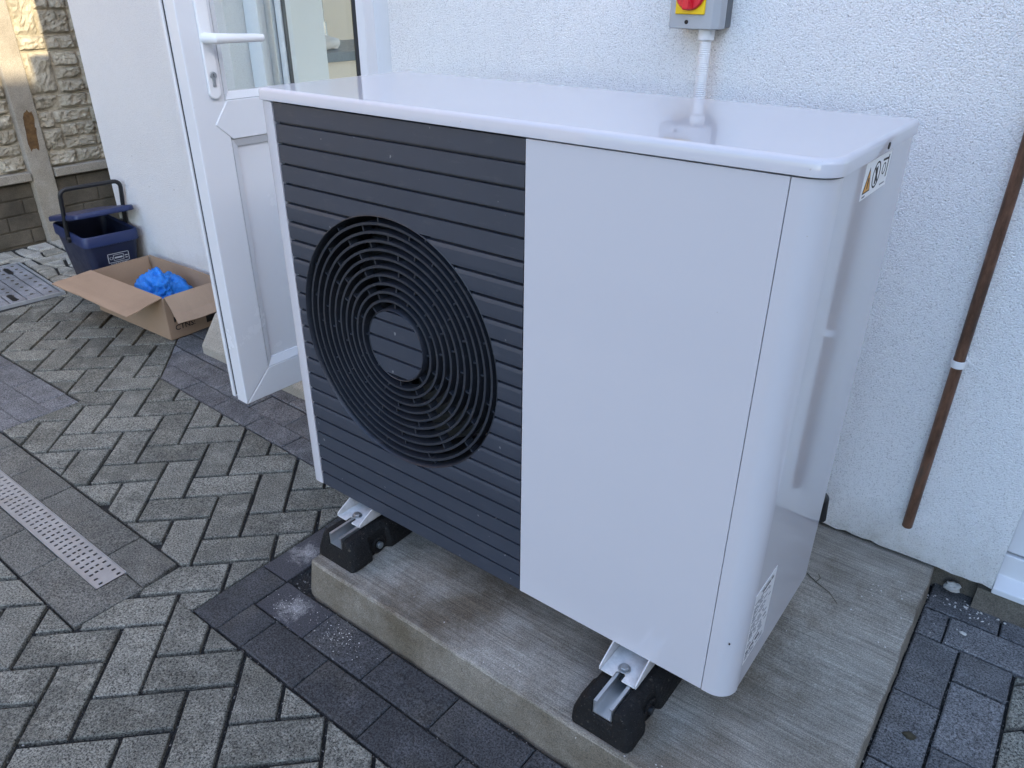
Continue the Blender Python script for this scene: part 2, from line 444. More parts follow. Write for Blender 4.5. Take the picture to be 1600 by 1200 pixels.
def grow(E, d):
    n = len(E); out = []
    for i in range(n):
        p0, p1, p2 = Vector(E[i-1]), Vector(E[i]), Vector(E[(i+1) % n])
        n1 = Vector(((p1-p0).y, -(p1-p0).x)).normalized(); n2 = Vector(((p2-p1).y, -(p2-p1).x)).normalized()
        k = (n1+n2)/(1+n1.dot(n2)); out.append(tuple(p1+k*d))
    return out
def dedupe(p, e=0.002):
    out = []
    for q in p:
        if not out or math.hypot(q[0]-out[-1][0], q[1]-out[-1][1]) > e: out.append(q)
    if len(out) > 1 and math.hypot(out[0][0]-out[-1][0], out[0][1]-out[-1][1]) < e: out.pop()
    return out
def paver_geo(poly, top=0.0, ch=0.003, depth=0.05, wob=0.0):
    """chamfered block, a little uneven along its edges"""
    poly = dedupe(poly)
    if len(poly) < 3: return None
    if area(poly) < 0: poly = poly[::-1]
    pts = []
    n = len(poly)
    for i in range(n):
        a, b = poly[i], poly[(i+1) % n]
        L = math.hypot(b[0]-a[0], b[1]-a[1]); k = max(1, min(4, int(L/0.045)))
        for j in range(k):
            t = j/k; pts.append((a[0]+t*(b[0]-a[0])+random.uniform(-wob, wob), a[1]+t*(b[1]-a[1])+random.uniform(-wob, wob)))
    try: ins = grow(pts, -ch)
    except Exception: return None
    m = len(pts)
    v = [(x, y, top+random.uniform(-0.0004, 0.0002)) for x, y in ins]+[(x, y, top-ch*0.9) for x, y in pts]+[(x, y, top-depth) for x, y in pts]
    f = [tuple(range(m))]+[(m+i, m+(i+1) % m, (i+1) % m, i) for i in range(m)]+[(2*m+i, 2*m+(i+1) % m, m+(i+1) % m, m+i) for i in range(m)]
    return v, f
GRIT_EDGES = []
def place_pieces(root, name, pieces, mat, limit=290, wob=0.0008, ch=0.0022, zj=0.0015, tilt=0.004):
    """pieces: list of polygons (world xy) -> paver objects; the surplus becomes one stuff part"""
    items = []
    for p in pieces:
        p = dedupe(p)
        if len(p) < 3 or abs(area(p)) < 0.00022: continue
        cx = sum(q[0] for q in p)/len(p); cy = sum(q[1] for q in p)/len(p)
        vis = in_view((cx, cy, 0)); d = (Vector((cx, cy, 0))-CAM).length
        items.append((not vis, d/max(abs(area(p)), 1e-4)**0.5, p, cx, cy))
    items.sort(key=lambda t: (t[0], t[1]))
    rest = MB()
    for i, (hid, _, p, cx, cy) in enumerate(items):
        dz = random.uniform(-zj, zj)
        rot = Matrix.Rotation(random.uniform(-tilt, tilt), 3, 'X') @ Matrix.Rotation(random.uniform(-tilt, tilt), 3, 'Y') @ Matrix.Rotation(random.uniform(-0.006, 0.006), 3, 'Z')
        if not hid:
            GRIT_EDGES.append(p)
        g = paver_geo([(x-cx, y-cy) for x, y in p], 0, ch, 0.05, wob)
        if g is None: continue
        if i < limit and not hid:
            me = mesh(name, *g)
            link(name, me, mat, root, (cx, cy, dz), rot)
        else:
            rest.add([(x+cx, y+cy, z+dz) for x, y, z in g[0]], g[1])
    if rest.v:
        kind(link(name+'_remainder', mesh(name+'_remainder', rest.v, rest.f), mat, root), 'stuff')
def rect(x0, x1, y0, y1, g=0.0): return [(x0+g, y0+g), (x1-g, y0+g), (x1-g, y1-g), (x0+g, y1-g)]

E_slab = [(-0.047, -0.352), (3.2, -0.345), (3.2, 1.2), (-0.047, 1.2)]
E_house = [(-1.202, 0.243), (-0.047, 0.205), (-0.047, 1.2), (-2.3, 1.2), (-2.2, 1.10)]
E_purple = [(-3.4, -0.60), (-1.258, -0.60), (-1.265, -0.025), (-3.4, -0.060)]
E_drain = [(-3.4, -0.549), (-0.213, -0.549), (-0.213, -0.283), (-3.4, -0.279)]
E_man = [(-3.05, -0.16), (-2.345, -0.20), (-2.345, 0.445), (-3.05, 0.52)]
E_flags = [(-3.4, 0.53), (-2.30, 0.455), (-2.30, 1.2), (-3.4, 1.2)]
E_flags2 = [(-3.4, -0.2), (-3.02, -0.2), (-3.02, 0.6), (-3.4, 0.6)]
def herringbone():
    root = link('herringbone_paving', None, loc=(0, 0, 0)); kind(root, 'structure')
    m = 0.0985; g = 0.0050; a0, b0 = -0.438, -0.543; s2 = 2**-0.5
    def W(i, j):
        a = a0+m*i+0.033*m*j; b = b0+m*j-0.008*m*i
        return ((a-b)*s2, (a+b)*s2)
    EX = [grow(E, 0.004) for E in (E_slab, E_house, E_purple, E_drain, E_man, E_flags, E_flags2)]
    out = []
    for p in range(-60, 61):
        for r in range(-40, 41):
            for k in (0, 1):
                i, j = (p+2*r, p-2*r) if k == 0 else (2+p+2*r, -1+p-2*r)
                w, h = (2, 1) if k == 0 else (1, 2)
                c = W(i+w/2, j+h/2)
                if not (-3.3 < c[0] < 2.4 and -1.45 < c[1] < 0.74): continue
                gg = g/m*random.uniform(0.85, 1.15)
                jx, jy = random.uniform(-0.012, 0.012), random.uniform(-0.012, 0.012)
                poly = [W(i+gg+jx, j+gg+jy), W(i+w-gg+jx, j+gg+jy), W(i+w-gg+jx, j+h-gg+jy), W(i+gg+jx, j+h-gg+jy)]
                if c[0] > 1.40 and c[1] > -0.345:      # the strip of herringbone right of the slab
                    q = inside_cut(poly, [(1.516, -0.34), (2.4, -0.34), (2.4, 0.615), (1.516, 0.615)])
                    if q: out.append(q)
                    continue
                ps = [poly]
                for E in EX:
                    nx = []
                    for q in ps: nx += subtract(q, E)
                    ps = nx
                out += ps
    place_pieces(root, 'paver', out, M['herring'])
herringbone()
def row_x(y0, y1, joints, g=0.0016):
    return [rect(a, b, y0, y1, g) for a, b in zip(joints[:-1], joints[1:])]
def col_y(x0, x1, joints, g=0.0016):
    return [rect(x0, x1, a, b, g) for a, b in zip(joints[:-1], joints[1:])]
def fr(a, b, step):
    out = [a]
    while out[-1]+step < b: out.append(out[-1]+step)
    return out
def borders():
    root = link('slab_border_paving', None, loc=(0, 0, 0)); kind(root, 'structure')
    pc = col_y(-0.047, 0.047, [-0.352, -0.155, 0.042, 0.24, 0.44, 0.64])
    pc += row_x(-0.350, -0.251, [0.047, 0.136]+fr(0.318, 1.9, 0.193))
    pc += row_x(-0.249, -0.152, [0.049, 0.222]+fr(0.413, 1.9, 0.195))
    # left of the slab, between border and slab
    place_pieces(root, 'charcoal_paver', pc, M['charcoal'], ch=0.0025, zj=0.001)
    for t in ((0.135, -0.2), (0.0, -0.055)):
        o = min((c for c in root.children if c.get('kind') != 'stuff'), key=lambda c: (WM[c.name].translation.xy-Vector(t)).length)
        o.data.materials[0] = M['dusty']
    root = link('right_side_paving', None, loc=(0, 0, 0)); kind(root, 'structure')
    pc = row_x(0.722, 0.825, [1.312, 1.467, 1.665, 1.86, 2.06], 0.0022)+row_x(0.622, 0.721, [1.312, 1.369, 1.566, 1.76, 1.96, 2.15], 0.0022)
    pc += col_y(1.312, 1.405, [-0.15, 0.03, 0.228, 0.425, 0.621], 0.0022)
    pc += col_y(1.406, 1.511, [-0.15, -0.08, 0.12, 0.322, 0.522, 0.621], 0.0022)
    place_pieces(root, 'slate_paver', pc, M['purple'], ch=0.003)
    # border along the house and the door step
    root = link('house_border_paving', None, loc=(0, 0, 0)); kind(root, 'structure')
    pc = []
    Eh = grow(E_house, -0.001)
    for k, (y0, off) in enumerate(((0.225, -1.06), (0.325, -1.16), (0.43, -1.08), (0.535, -1.17), (0.64, -1.1))):
        xs = [off+0.2*i for i in range(-6, 6) if off+0.2*i < 0.0]+[-0.05]
        for a, b in zip(xs[:-1], xs[1:]):
            t = -0.033
            q = [(a+0.002, y0+0.0015+t*(a+1.2)), (b-0.002, y0+0.0015+t*(b+1.2)), (b-0.002, y0+0.099+t*(b+1.2)), (a+0.002, y0+0.099+t*(a+1.2))]
            q = inside_cut(q, Eh)
            if q: pc.append(q)
    place_pieces(root, 'slate_paver', pc, M['purple'], ch=0.003)
    # slate field on the left
    root = link('left_slate_paving', None, loc=(0, 0, 0)); kind(root, 'structure')
    pc = []; Ep = grow(E_purple, -0.001)
    for k in range(6):
        y1 = -0.03-0.093*k; off = (-1.36, -1.45, -1.40)[k % 3]
        xs = [-1.262]+[off-0.195*i for i in range(0, 11)]
        xs = sorted(xs)
        for a, b in zip(xs[:-1], xs[1:]):
            t = 0.015
            q = [(a+0.0015, y1-0.0915+t*(a+1.26)), (b-0.0015, y1-0.0915+t*(b+1.26)), (b-0.0015, y1+t*(b+1.26)), (a+0.0015, y1+t*(a+1.26))]
            q = inside_cut(q, Ep)
            if q:
                for z in subtract(q, grow(E_drain, 0.001)): pc.append(z)
    place_pieces(root, 'slate_paver', pc, M['purple'], ch=0.003)
    # rows either side of the drain
    root = link('drain_border_paving', None, loc=(0, 0, 0)); kind(root, 'structure')
    xs = [-0.395-0.1875*i for i in range(16)][::-1]
    pc = row_x(-0.378, -0.285, xs)+[[(-0.393, -0.378), (-0.213, -0.381), (-0.226, -0.285), (-0.393, -0.286)]]
    xs = [-0.486-0.188*i for i in range(16)][::-1]
    pc += row_x(-0.547, -0.4555, xs)
    place_pieces(root, 'drain_side_paver', pc, M['drainpaver'], ch=0.0025)
    Lp = [(-0.4845, -0.547), (-0.216, -0.547), (-0.207, -0.3835), (-0.293, -0.3835), (-0.293, -0.4545), (-0.4845, -0.4545)]
    cx, cy = -0.3, -0.48
    g = paver_geo([(x-cx, y-cy) for x, y in Lp], 0, 0.0025, 0.05)
    link('drain_corner_paver', mesh('drain_corner_paver', *g), M['drainpaver'], root, (cx, cy, 0))
    GRIT_EDGES.append(Lp)
    # buff stone flags by the fence
    root = link('stone_flag_strip', None, loc=(0, 0, 0)); kind(root, 'structure')
    pc = []
    rng = random.Random(3)
    def grid(x0, x1, y0, y1, nx, ny):
        P = {(i, j): (x0+(x1-x0)*i/nx+rng.uniform(-.3, .3)*(x1-x0)/nx*(0 < i < nx), y0+(y1-y0)*j/ny+rng.uniform(-.3, .3)*(y1-y0)/ny*(0 < j < ny)) for i in range(nx+1) for j in range(ny+1)}
        for i in range(nx):
            for j in range(ny):
                q = [P[i, j], P[i+1, j], P[i+1, j+1], P[i, j+1]]
                try: pc.append(grow(q, -0.007))
                except Exception: pass
    grid(-3.24, -2.32, 0.462, 0.745, 8, 3); grid(-3.24, -3.06, -0.2, 0.53, 1, 5); grid(-3.24, -2.4, 0.75, 1.5, 5, 5)
    pc = [z for q in pc for z in (subtract(q if area(q) > 0 else q[::-1], grow(E_man, 0.006)) if min(p[0] for p in q) > -3.06 else [q])]
    place_pieces(root, 'flag', pc, M['flag'], ch=0.006, zj=0.003, tilt=0.012, wob=0.004)
borders()

# ------------------------------------------------------------------ house
YW = 0.746
def house():
    h = empty('house', (0, YW, 0))
    tag(h, 'white rendered house wall behind the heat pump, with ragged lower edge', 'house')
    # front wall with doorway (x -1.19..-0.40) and end at 1.422; a ragged bottom edge above the footing
    mb = MB()
    def wallpiece(x0, x1, z0, z1, ragged=False):
        nonlocal mb
        y0, y1 = YW, YW+0.22
        if not ragged: mb.box(x0, x1, y0, y1, z0, z1); return
        n = int((x1-x0)/0.02); v = []; f = []
        rng = random.Random(int(x0*100))
        for i in range(n+1):
            x = x0+(x1-x0)*i/n; zb = z0+noise.noise((x*6, 0.3, 0))*0.0045+noise.noise((x*45, 2.3, 0))*0.006
            v += [(x, y0, zb), (x, y0, z1), (x, y1, zb), (x, y1, z1)]
        for i in range(n):
            a = 4*i; b = a+4
            f += [(a, b, b+1, a+1), (a+2, a+3, b+3, b+2), (a, a+2, b+2, b), (a+1, b+1, b+3, a+3)]
        f += [(0, 1, 3, 2), (4*n, 4*n+2, 4*n+3, 4*n+1)]
        mb.add(v, f)
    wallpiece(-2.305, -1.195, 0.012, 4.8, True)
    mb.build('shade_toned_wall', M['smoothrender'], h); mb = MB()  # left end of the wall, shade put into its colour
    wallpiece(-0.396, 1.424, 0.100, 4.8, True)
    mb.box(-1.195, -0.396, YW, YW+0.22, 2.24, 4.8)
    mb.box(1.424, 2.35, YW, YW+0.22, 2.3, 4.8); mb.box(2.35, 5.0, YW, YW+0.22, 0.1, 4.8)
    mb.build('front_wall', M['render'], h)
    f = MB(); f.box(-2.28, -1.21, YW+0.02, YW+0.2, -0.05, 0.02); f.box(-0.38, 1.40, YW+0.075, YW+0.2, -0.05, 0.12); f.box(1.40, 5.0, YW+0.036, YW+0.2, -0.05, 0.062); f.build('footing', M['found'], h)
    s = MB(); s.box(-2.305, -2.12, YW+0.22, 3.1, 0.0, 4.8); s.build('side_wall', M['render'], h)
    b = MB(); b.box(-2.12, -2.05, 2.9, 3.1, 0, 4.8); b.box(4.6, 5.0, 2.9, 3.1, 0, 4.8); b.box(-2.05, 4.6, 2.9, 3.1, 2.5, 4.8); b.build('back_wall', M['render'], h)
    i = MB(); i.box(-2.118, -2.10, YW+0.222, 2.9, 0.18, 2.6); i.build('tiled_inner_wall', M['beige'], h)
    i = MB(); i.box(-2.1, 5.0, YW+0.222, 2.9, 2.6, 2.7); i.build('ceiling', M['inwall'], h)
    i = MB(); i.box(-2.1, 4.6, YW+0.222, 2.9, 0.05, 0.18); i.build('kitchen_floor', M['inwall'], h)
    r = MB(); r.prism([(YW-0.25, 4.8), (3.35, 4.8), (1.92, 5.8)], -2.4, 5.2, 0); r.build('roof', M['roof'], h)
    n1 = empty('sun_blocker', (9.5, -4.0, 0)); tag(n1, 'unseen brick block added to shade the patio, outside the right edge', 'house')  # unseen, added to block the low sun; height fitted to the lit fence patch
    MB().box(6.5, 12.5, -9.0, 0.9, -0.03, 5.18).build('blocker_wall', M['brickwall'], n1)
    MB().box(6.5, 12.6, -9.1, 0.9, 5.1819999999999995, 5.239999999999999).build('blocker_cap', M['roof'], n1)
    n2 = empty('sky_blocker', (-7.5, 0, 0)); tag(n2, 'unseen brick block added to darken the left wall, outside the left edge', 'house')  # unseen, added to cut the skylight reaching the left wall
    MB().box(-11.0, -4.3, -9.0, 6.0, -0.03, 6.2).build('blocker_wall', M['brickwall'], n2)
    MB().prism([(-11.3, 6.202), (-4.0, 6.202), (-7.65, 8.4)], -9.3, 6.3, 1).build('blocker_roof', M['roof'], n2)
house()

# kitchen glimpsed through the door glass
def kitchen():
    c = empty('tall_cabinet', (-1.8, 1.2, 0.18)); tag(c, 'pale grey tall kitchen cabinet seen through the door glass', 'cabinet')
    MB().box(-2.09, -1.475, 0.985, 1.40, 0.181, 2.3).build('carcass', M['inwall'], c, bev=0.003)
    MB().box(-1.473, -1.455, 0.99, 1.395, 0.2, 2.29).build('cabinet_door', M['inwall'], c, bev=0.002)
    k = empty('kitchen_counter', (-1.8, 2.2, 0.18)); tag(k, 'kitchen counter with slate grey worktop seen through the door glass', 'counter')
    MB().box(-2.095, -1.52, 1.41, 2.85, 0.181, 0.985).build('base_unit', M['beige'], k)
    MB().box(-2.098, -1.49, 1.402, 2.87, 0.987, 1.025).build('worktop', M['worktop'], k, bev=0.002)
    t = empty('kitchen_tap', (-1.93, 1.78, 1.026)); tag(t, 'chrome swan neck kitchen tap on the counter indoors', 'tap')
    MB().cyl((-1.93, 1.78, 1.026), 0.022, 0, 0.10).build('tap_body', M['chrome'], t, smooth=True)
    MB().tube([(-1.93, 1.78, 1.12), (-1.93, 1.78, 1.24), (-1.92, 1.80, 1.31), (-1.88, 1.83, 1.33), (-1.82, 1.87, 1.31), (-1.80, 1.88, 1.26)], 0.013, 10).build('spout', M['chrome'], t, smooth=True)
    MB().tube([(-1.93, 1.76, 1.09), (-1.93, 1.70, 1.10)], 0.007, 8).build('lever', M['chrome'], t, smooth=True)
    p = MB().lathe([(0.0001, 0), (0.055, 0), (0.057, 0.01), (0.057, 0.17), (0.05, 0.185), (0.0001, 0.185)], (-1.88, 1.62, 1.027), 2, 24).build('paper_packet', M['pink'], smooth=True)
    tag(p, 'pink patterned packet standing on the kitchen counter indoors', 'packet')
    bm = bmesh.new(); bmesh.ops.create_icosphere(bm, subdivisions=3, radius=1)
    for v in bm.verts:
        d = 1+0.35*noise.noise(v.co*2.3); v.co = Vector((v.co.x*0.08*d, v.co.y*0.11*d, max(-0.2, v.co.z)*0.05*d))
        v.co += Vector((-1.68, 1.53, 1.040))
    me = bpy.data.meshes.new('cloth'); bm.to_mesh(me); bm.free()
    tag(link('kitchen_cloth', me, M['cloth'], smooth=True), 'crumpled white cloth on the kitchen counter indoors', 'cloth')
kitchen()

# ------------------------------------------------------------------ door and frames
def door():
    F = empty('door_frame', (-0.8, YW+0.09, 0.15)); tag(F, 'white plastic frame of the open back door', 'door frame')
    y0, y1 = YW+0.075, YW+0.145
    MB().box(-1.192, -1.115, y0, y1, 0.17, 2.235).build('jamb', M['upvc'], F, bev=0.004)
    MB().box(-1.113, -1.078, y0+0.03, y1, 0.172, 2.20).build('keep_strip', M['galv'], F, bev=0.001)
    MB().box(-1.076, -1.045, y0+0.045, y1+0.02, 0.172, 2.20).build('jamb_stop', M['upvc'], F, bev=0.003)
    MB().box(-1.0445, -1.036, y0+0.05, y0+0.062, 0.172, 2.20).build('seal', M['gasket'], F)
    MB().box(-0.462, -0.398, y0-0.072, y1, 0.17, 2.235).build('jamb', M['upvc'], F, bev=0.004)
    MB().box(-1.192, -0.398, y0, y1, 2.16, 2.234).build('head', M['upvc'], F, bev=0.004)
    MB().box(-1.19, -0.40, y0-0.02, y1, 0.155, 0.185).build('threshold', M['galv'], F, bev=0.003)
    # leaf: built in local frame u (from free edge towards hinge), outside face at local x = 0, then rotated
    D = empty('back_door', (-0.485, 0.135, 0.185)); tag(D, 'white half glazed back door standing open with lever handle', 'door')
    ang = RAD(-1.6); R = Matrix.Rotation(ang, 4, 'Z'); O = Matrix.Translation(Vector((-0.476, 0.138, 0)))
    def T(mb): mb.v = [tuple((O @ R) @ Vector(p)) for p in mb.v]; return mb
    W = 0.665; z0, z1 = 0.185, 2.17; th = 0.050; st = 0.092
    def ring(u0, u1, a0, a1, b):     # mitred rails
        return [(u0, a0), (u1, a0), (u1, a1), (u0, a1)]
    xs0, xs1 = -th, 0.0
    T(MB().prism([(0, z0), (st, z0+st), (st, z1-st), (0, z1)], xs0, xs1, 0)).build('lock_stile', M['upvc'], D, bev=0.004, seg=3)
    T(MB().prism([(W, z0), (W, z1), (W-st, z1-st), (W-st, z0+st)], xs0, xs1, 0)).build('hinge_stile', M['upvc'], D, bev=0.004, seg=3)
    T(MB().prism([(0.0012, z0), (W-0.0012, z0), (W-st-0.0006, z0+st-0.0006), (st+0.0006, z0+st-0.0006)], xs0, xs1, 0)).build('bottom_rail', M['upvc'], D, bev=0.004, seg=3)
    T(MB().prism([(0.0012, z1), (st+0.0006, z1-st+0.0006), (W-st-0.0006, z1-st+0.0006), (W-0.0012, z1)], xs0, xs1, 0)).build('top_rail', M['upvc'], D, bev=0.004, seg=3)
    # mid rail with pointed ends let into the stiles
    zm0, zm1 = 0.940, 1.036
    T(MB().prism([(0.052, 0.980), (st+0.004, zm0), (W-st-0.004, zm0), (W-0.052, 0.980), (W-st-0.002, zm1), (st+0.002, zm1)], xs0+0.004, 0.0035, 0)).build('mid_rail', M['upvc'], D, bev=0.003, seg=2)
    # beads: sloped
    def bead(name, pts, d):
        mb = MB(); n = len(pts)
        outer = pts; cx = sum(p[0] for p in pts)/n; cz = sum(p[1] for p in pts)/n
        v = []; f = []
        (u0, a0), (u1, a1) = (min(p[0] for p in pts), min(p[1] for p in pts)), (max(p[0] for p in pts), max(p[1] for p in pts))
        o = [(u0, a0), (u1, a0), (u1, a1), (u0, a1)]; i = [(u0+d, a0+d), (u1-d, a0+d), (u1-d, a1-d), (u0+d, a1-d)]
        for (p, x) in [(q, -0.001) for q in o]+[(q, -0.013) for q in i]+[(q, -0.030) for q in i]+[(q, -0.030) for q in o]: v.append((x, p[0], p[1]))
        for k in range(4):
            l = (k+1) % 4
            f += [(k, l, 4+l, 4+k), (4+k, 4+l, 8+l, 8+k), (8+k, 8+l, 12+l, 12+k), (12+k, 12+l, l, k)]
        return T(mb.add(v, f)).build(name, M['upvc'], D)
    bead('glazing_bead', [(st+0.0005, zm1+0.001), (W-st-0.0005, z1-st-0.001)], 0.018)
    bead('panel_bead', [(st+0.0005, z0+st+0.001), (W-st-0.0005, zm0-0.001)], 0.020)
    T(MB().box(-0.028, -0.018, st+0.014, W-st-0.014, zm1+0.014, z1-st-0.014)).build('glass_pane', M['glass'], D)
    T(MB().box(-0.036, -0.020, st+0.016, W-st-0.016, z0+st+0.016, zm0-0.016)).build('lower_panel', M['upvc'], D)
    T(MB().box(-0.017, -0.0125, W-st-0.030, W-st-0.0175, zm1+0.02, z1-st-0.02)).build('glazing_gasket', M['gasket'], D)
    for (ua, ub, za, zb) in ((-0.006, st-0.03, z0+0.012, z1+0.01), (W-st+0.03, W, z0+0.012, z1+0.01), (st-0.029, W-st+0.029, z0+0.012, z0+st-0.02), (st-0.029, W-st+0.029, z1-st+0.03, z1+0.01)):
        T(MB().box(-th-0.015, -th-0.001, ua, ub, za, zb)).build('rebate_flange', M['upvc'], D, bev=0.003)
    T(MB().box(-th+0.0005, -th+0.003, -0.0015, 0.001, z0+0.02, z1-0.02)).build('edge_seal', M['gasket'], D)
    # handle: long plate, lever, cylinder
    hp = []
    for k in range(13): a = pi+pi*k/12; hp.append((0.062+0.0155*cos(a), 1.058+0.0155*sin(a)))
    for k in range(13): a = pi*k/12; hp.append((0.062+0.0155*cos(a), 1.262+0.0155*sin(a)))
    H = T(MB().prism(hp, 0.0005, 0.011, 0)).build('handle_plate', M['whiteplastic'], D, bev=0.003, seg=3)
    T(MB().tube([(0.008, 0.058, 1.182), (0.040, 0.058, 1.182), (0.050, 0.064, 1.182), (0.052, 0.080, 1.182), (0.052, 0.12, 1.181), (0.051, 0.165, 1.180), (0.050, 0.192, 1.179)], [0.013, 0.0125, 0.0125, 0.0115, 0.0105, 0.010, 0.009], 14)).build('lever', M['whiteplastic'], H, smooth=True)
    T(MB().cyl((0.011, 0.062, 1.098), 0.0085, -0.003, 0.004, 0, 18).box(0.0105, 0.0145, 0.0585, 0.0655, 1.072, 1.094)).build('lock_cylinder', M['zinc'], H, smooth=False, bev=0.0006)
    T(MB().box(0.0148, 0.0154, 0.0612, 0.0628, 1.094, 1.102)).build('keyway', M['ink'], H)
    T(MB().cyl((0.0, 0.40, 0.30), 0.002, -0.0155, -0.019, 0, 8)).build('drain_plug', M['ink'], D)
    # doorstep
    S = MB()
    S.prism([(0.462, -0.04), (0.462, 0.034), (0.545, 0.146), (0.82, 0.152), (0.82, -0.04)], -1.272, -0.22, 0)
    s = S.build('concrete_doorstep', M['step'], bev=0.008, seg=2); tag(s, 'concrete doorstep with sloping front under the open door', 'doorstep')
    # frame beyond the right end of the wall
    Rf = empty('side_door_frame', (1.9, 0.8, 0.06)); tag(Rf, 'white plastic door frame with sill at the far right end of the wall', 'door frame')
    MB().prism([(0.765, 0.072), (0.765, 0.088), (0.80, 0.106), (0.80, 0.163), (0.86, 0.168), (0.86, 0.072)], 1.4255, 2.345, 0).build('sill', M['upvc'], Rf, bev=0.003)
    MB().box(1.4255, 1.50, 0.802, 0.87, 0.17, 2.295).build('jamb', M['upvc'], Rf, bev=0.004)
    MB().box(2.27, 2.345, 0.802, 0.87, 0.17, 2.295).build('jamb', M['upvc'], Rf, bev=0.004)
    MB().box(1.502, 2.268, 0.815, 0.86, 0.17, 0.75).build('lower_panel', M['upvc'], Rf, bev=0.004)
    MB().box(1.502, 2.268, 0.825, 0.85, 0.755, 2.29).build('glass_pane', M['glass'], Rf)
door()

# ------------------------------------------------------------------ concrete base slab
def slab():
    x0, x1, y0, y1, zt = 0.125, 1.302, -0.126, 0.760, 0.09
    nx, ny = 60, 44; v = []; f = []
    for j in range(ny+1):
        for i in range(nx+1):
            x = x0+(x1-x0)*i/nx; y = y0+(y1-y0)*j/ny
            v.append((x, y, zt+noise.noise((x*5, y*5, 1.0))*0.0014))
    ids = lambda i, j: j*(nx+1)+i
    for j in range(ny):
        for i in range(nx): f.append((ids(i, j), ids(i+1, j), ids(i+1, j+1), ids(i, j+1)))
    loop = [ids(i, 0) for i in range(nx)]+[ids(nx, j) for j in range(ny)]+[ids(i, ny) for i in range(nx, 0, -1)]+[ids(0, j) for j in range(ny, 0, -1)]
    # worn arris and slightly bulging sides
    prev = loop
    for k, (dz, outw) in enumerate(((0.0, 0.0), (-0.0025, 0.0028), (-0.007, 0.0042), (-0.045, 0.011), (-0.085, 0.017), (-0.13, 0.018))):
        if k == 0: continue
        cur = []
        for li in loop:
            x, y, z = v[li]
            nxv = (-1 if abs(x-x0) < 1e-6 else 1 if abs(x-x1) < 1e-6 else 0); nyv = (-1 if abs(y-y0) < 1e-6 else 1 if abs(y-y1) < 1e-6 else 0)
            w = noise.noise((x*14, y*14, dz*30))*0.0040+noise.noise((x*60, y*60, dz*60))*0.0022
            ox = min(outw, 0.008)
            if nxv and nyv: nxv *= 0.55; nyv *= 0.55
            cur.append(len(v)); v.append((x+nxv*(ox+w), y+nyv*(outw+w), zt+dz+w*0.5))
        n = len(loop)
        for i in range(n): f.append((prev[i], cur[i], cur[(i+1) % n], prev[(i+1) % n]))
        prev = cur
    me = fixn(mesh('slab', v, f))
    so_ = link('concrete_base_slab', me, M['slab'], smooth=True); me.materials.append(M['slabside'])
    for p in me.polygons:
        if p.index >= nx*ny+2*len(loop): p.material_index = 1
    me.set_sharp_from_angle(angle=RAD(28))
    tag(so_, 'broom finished concrete slab carrying the heat pump', 'slab')
slab()

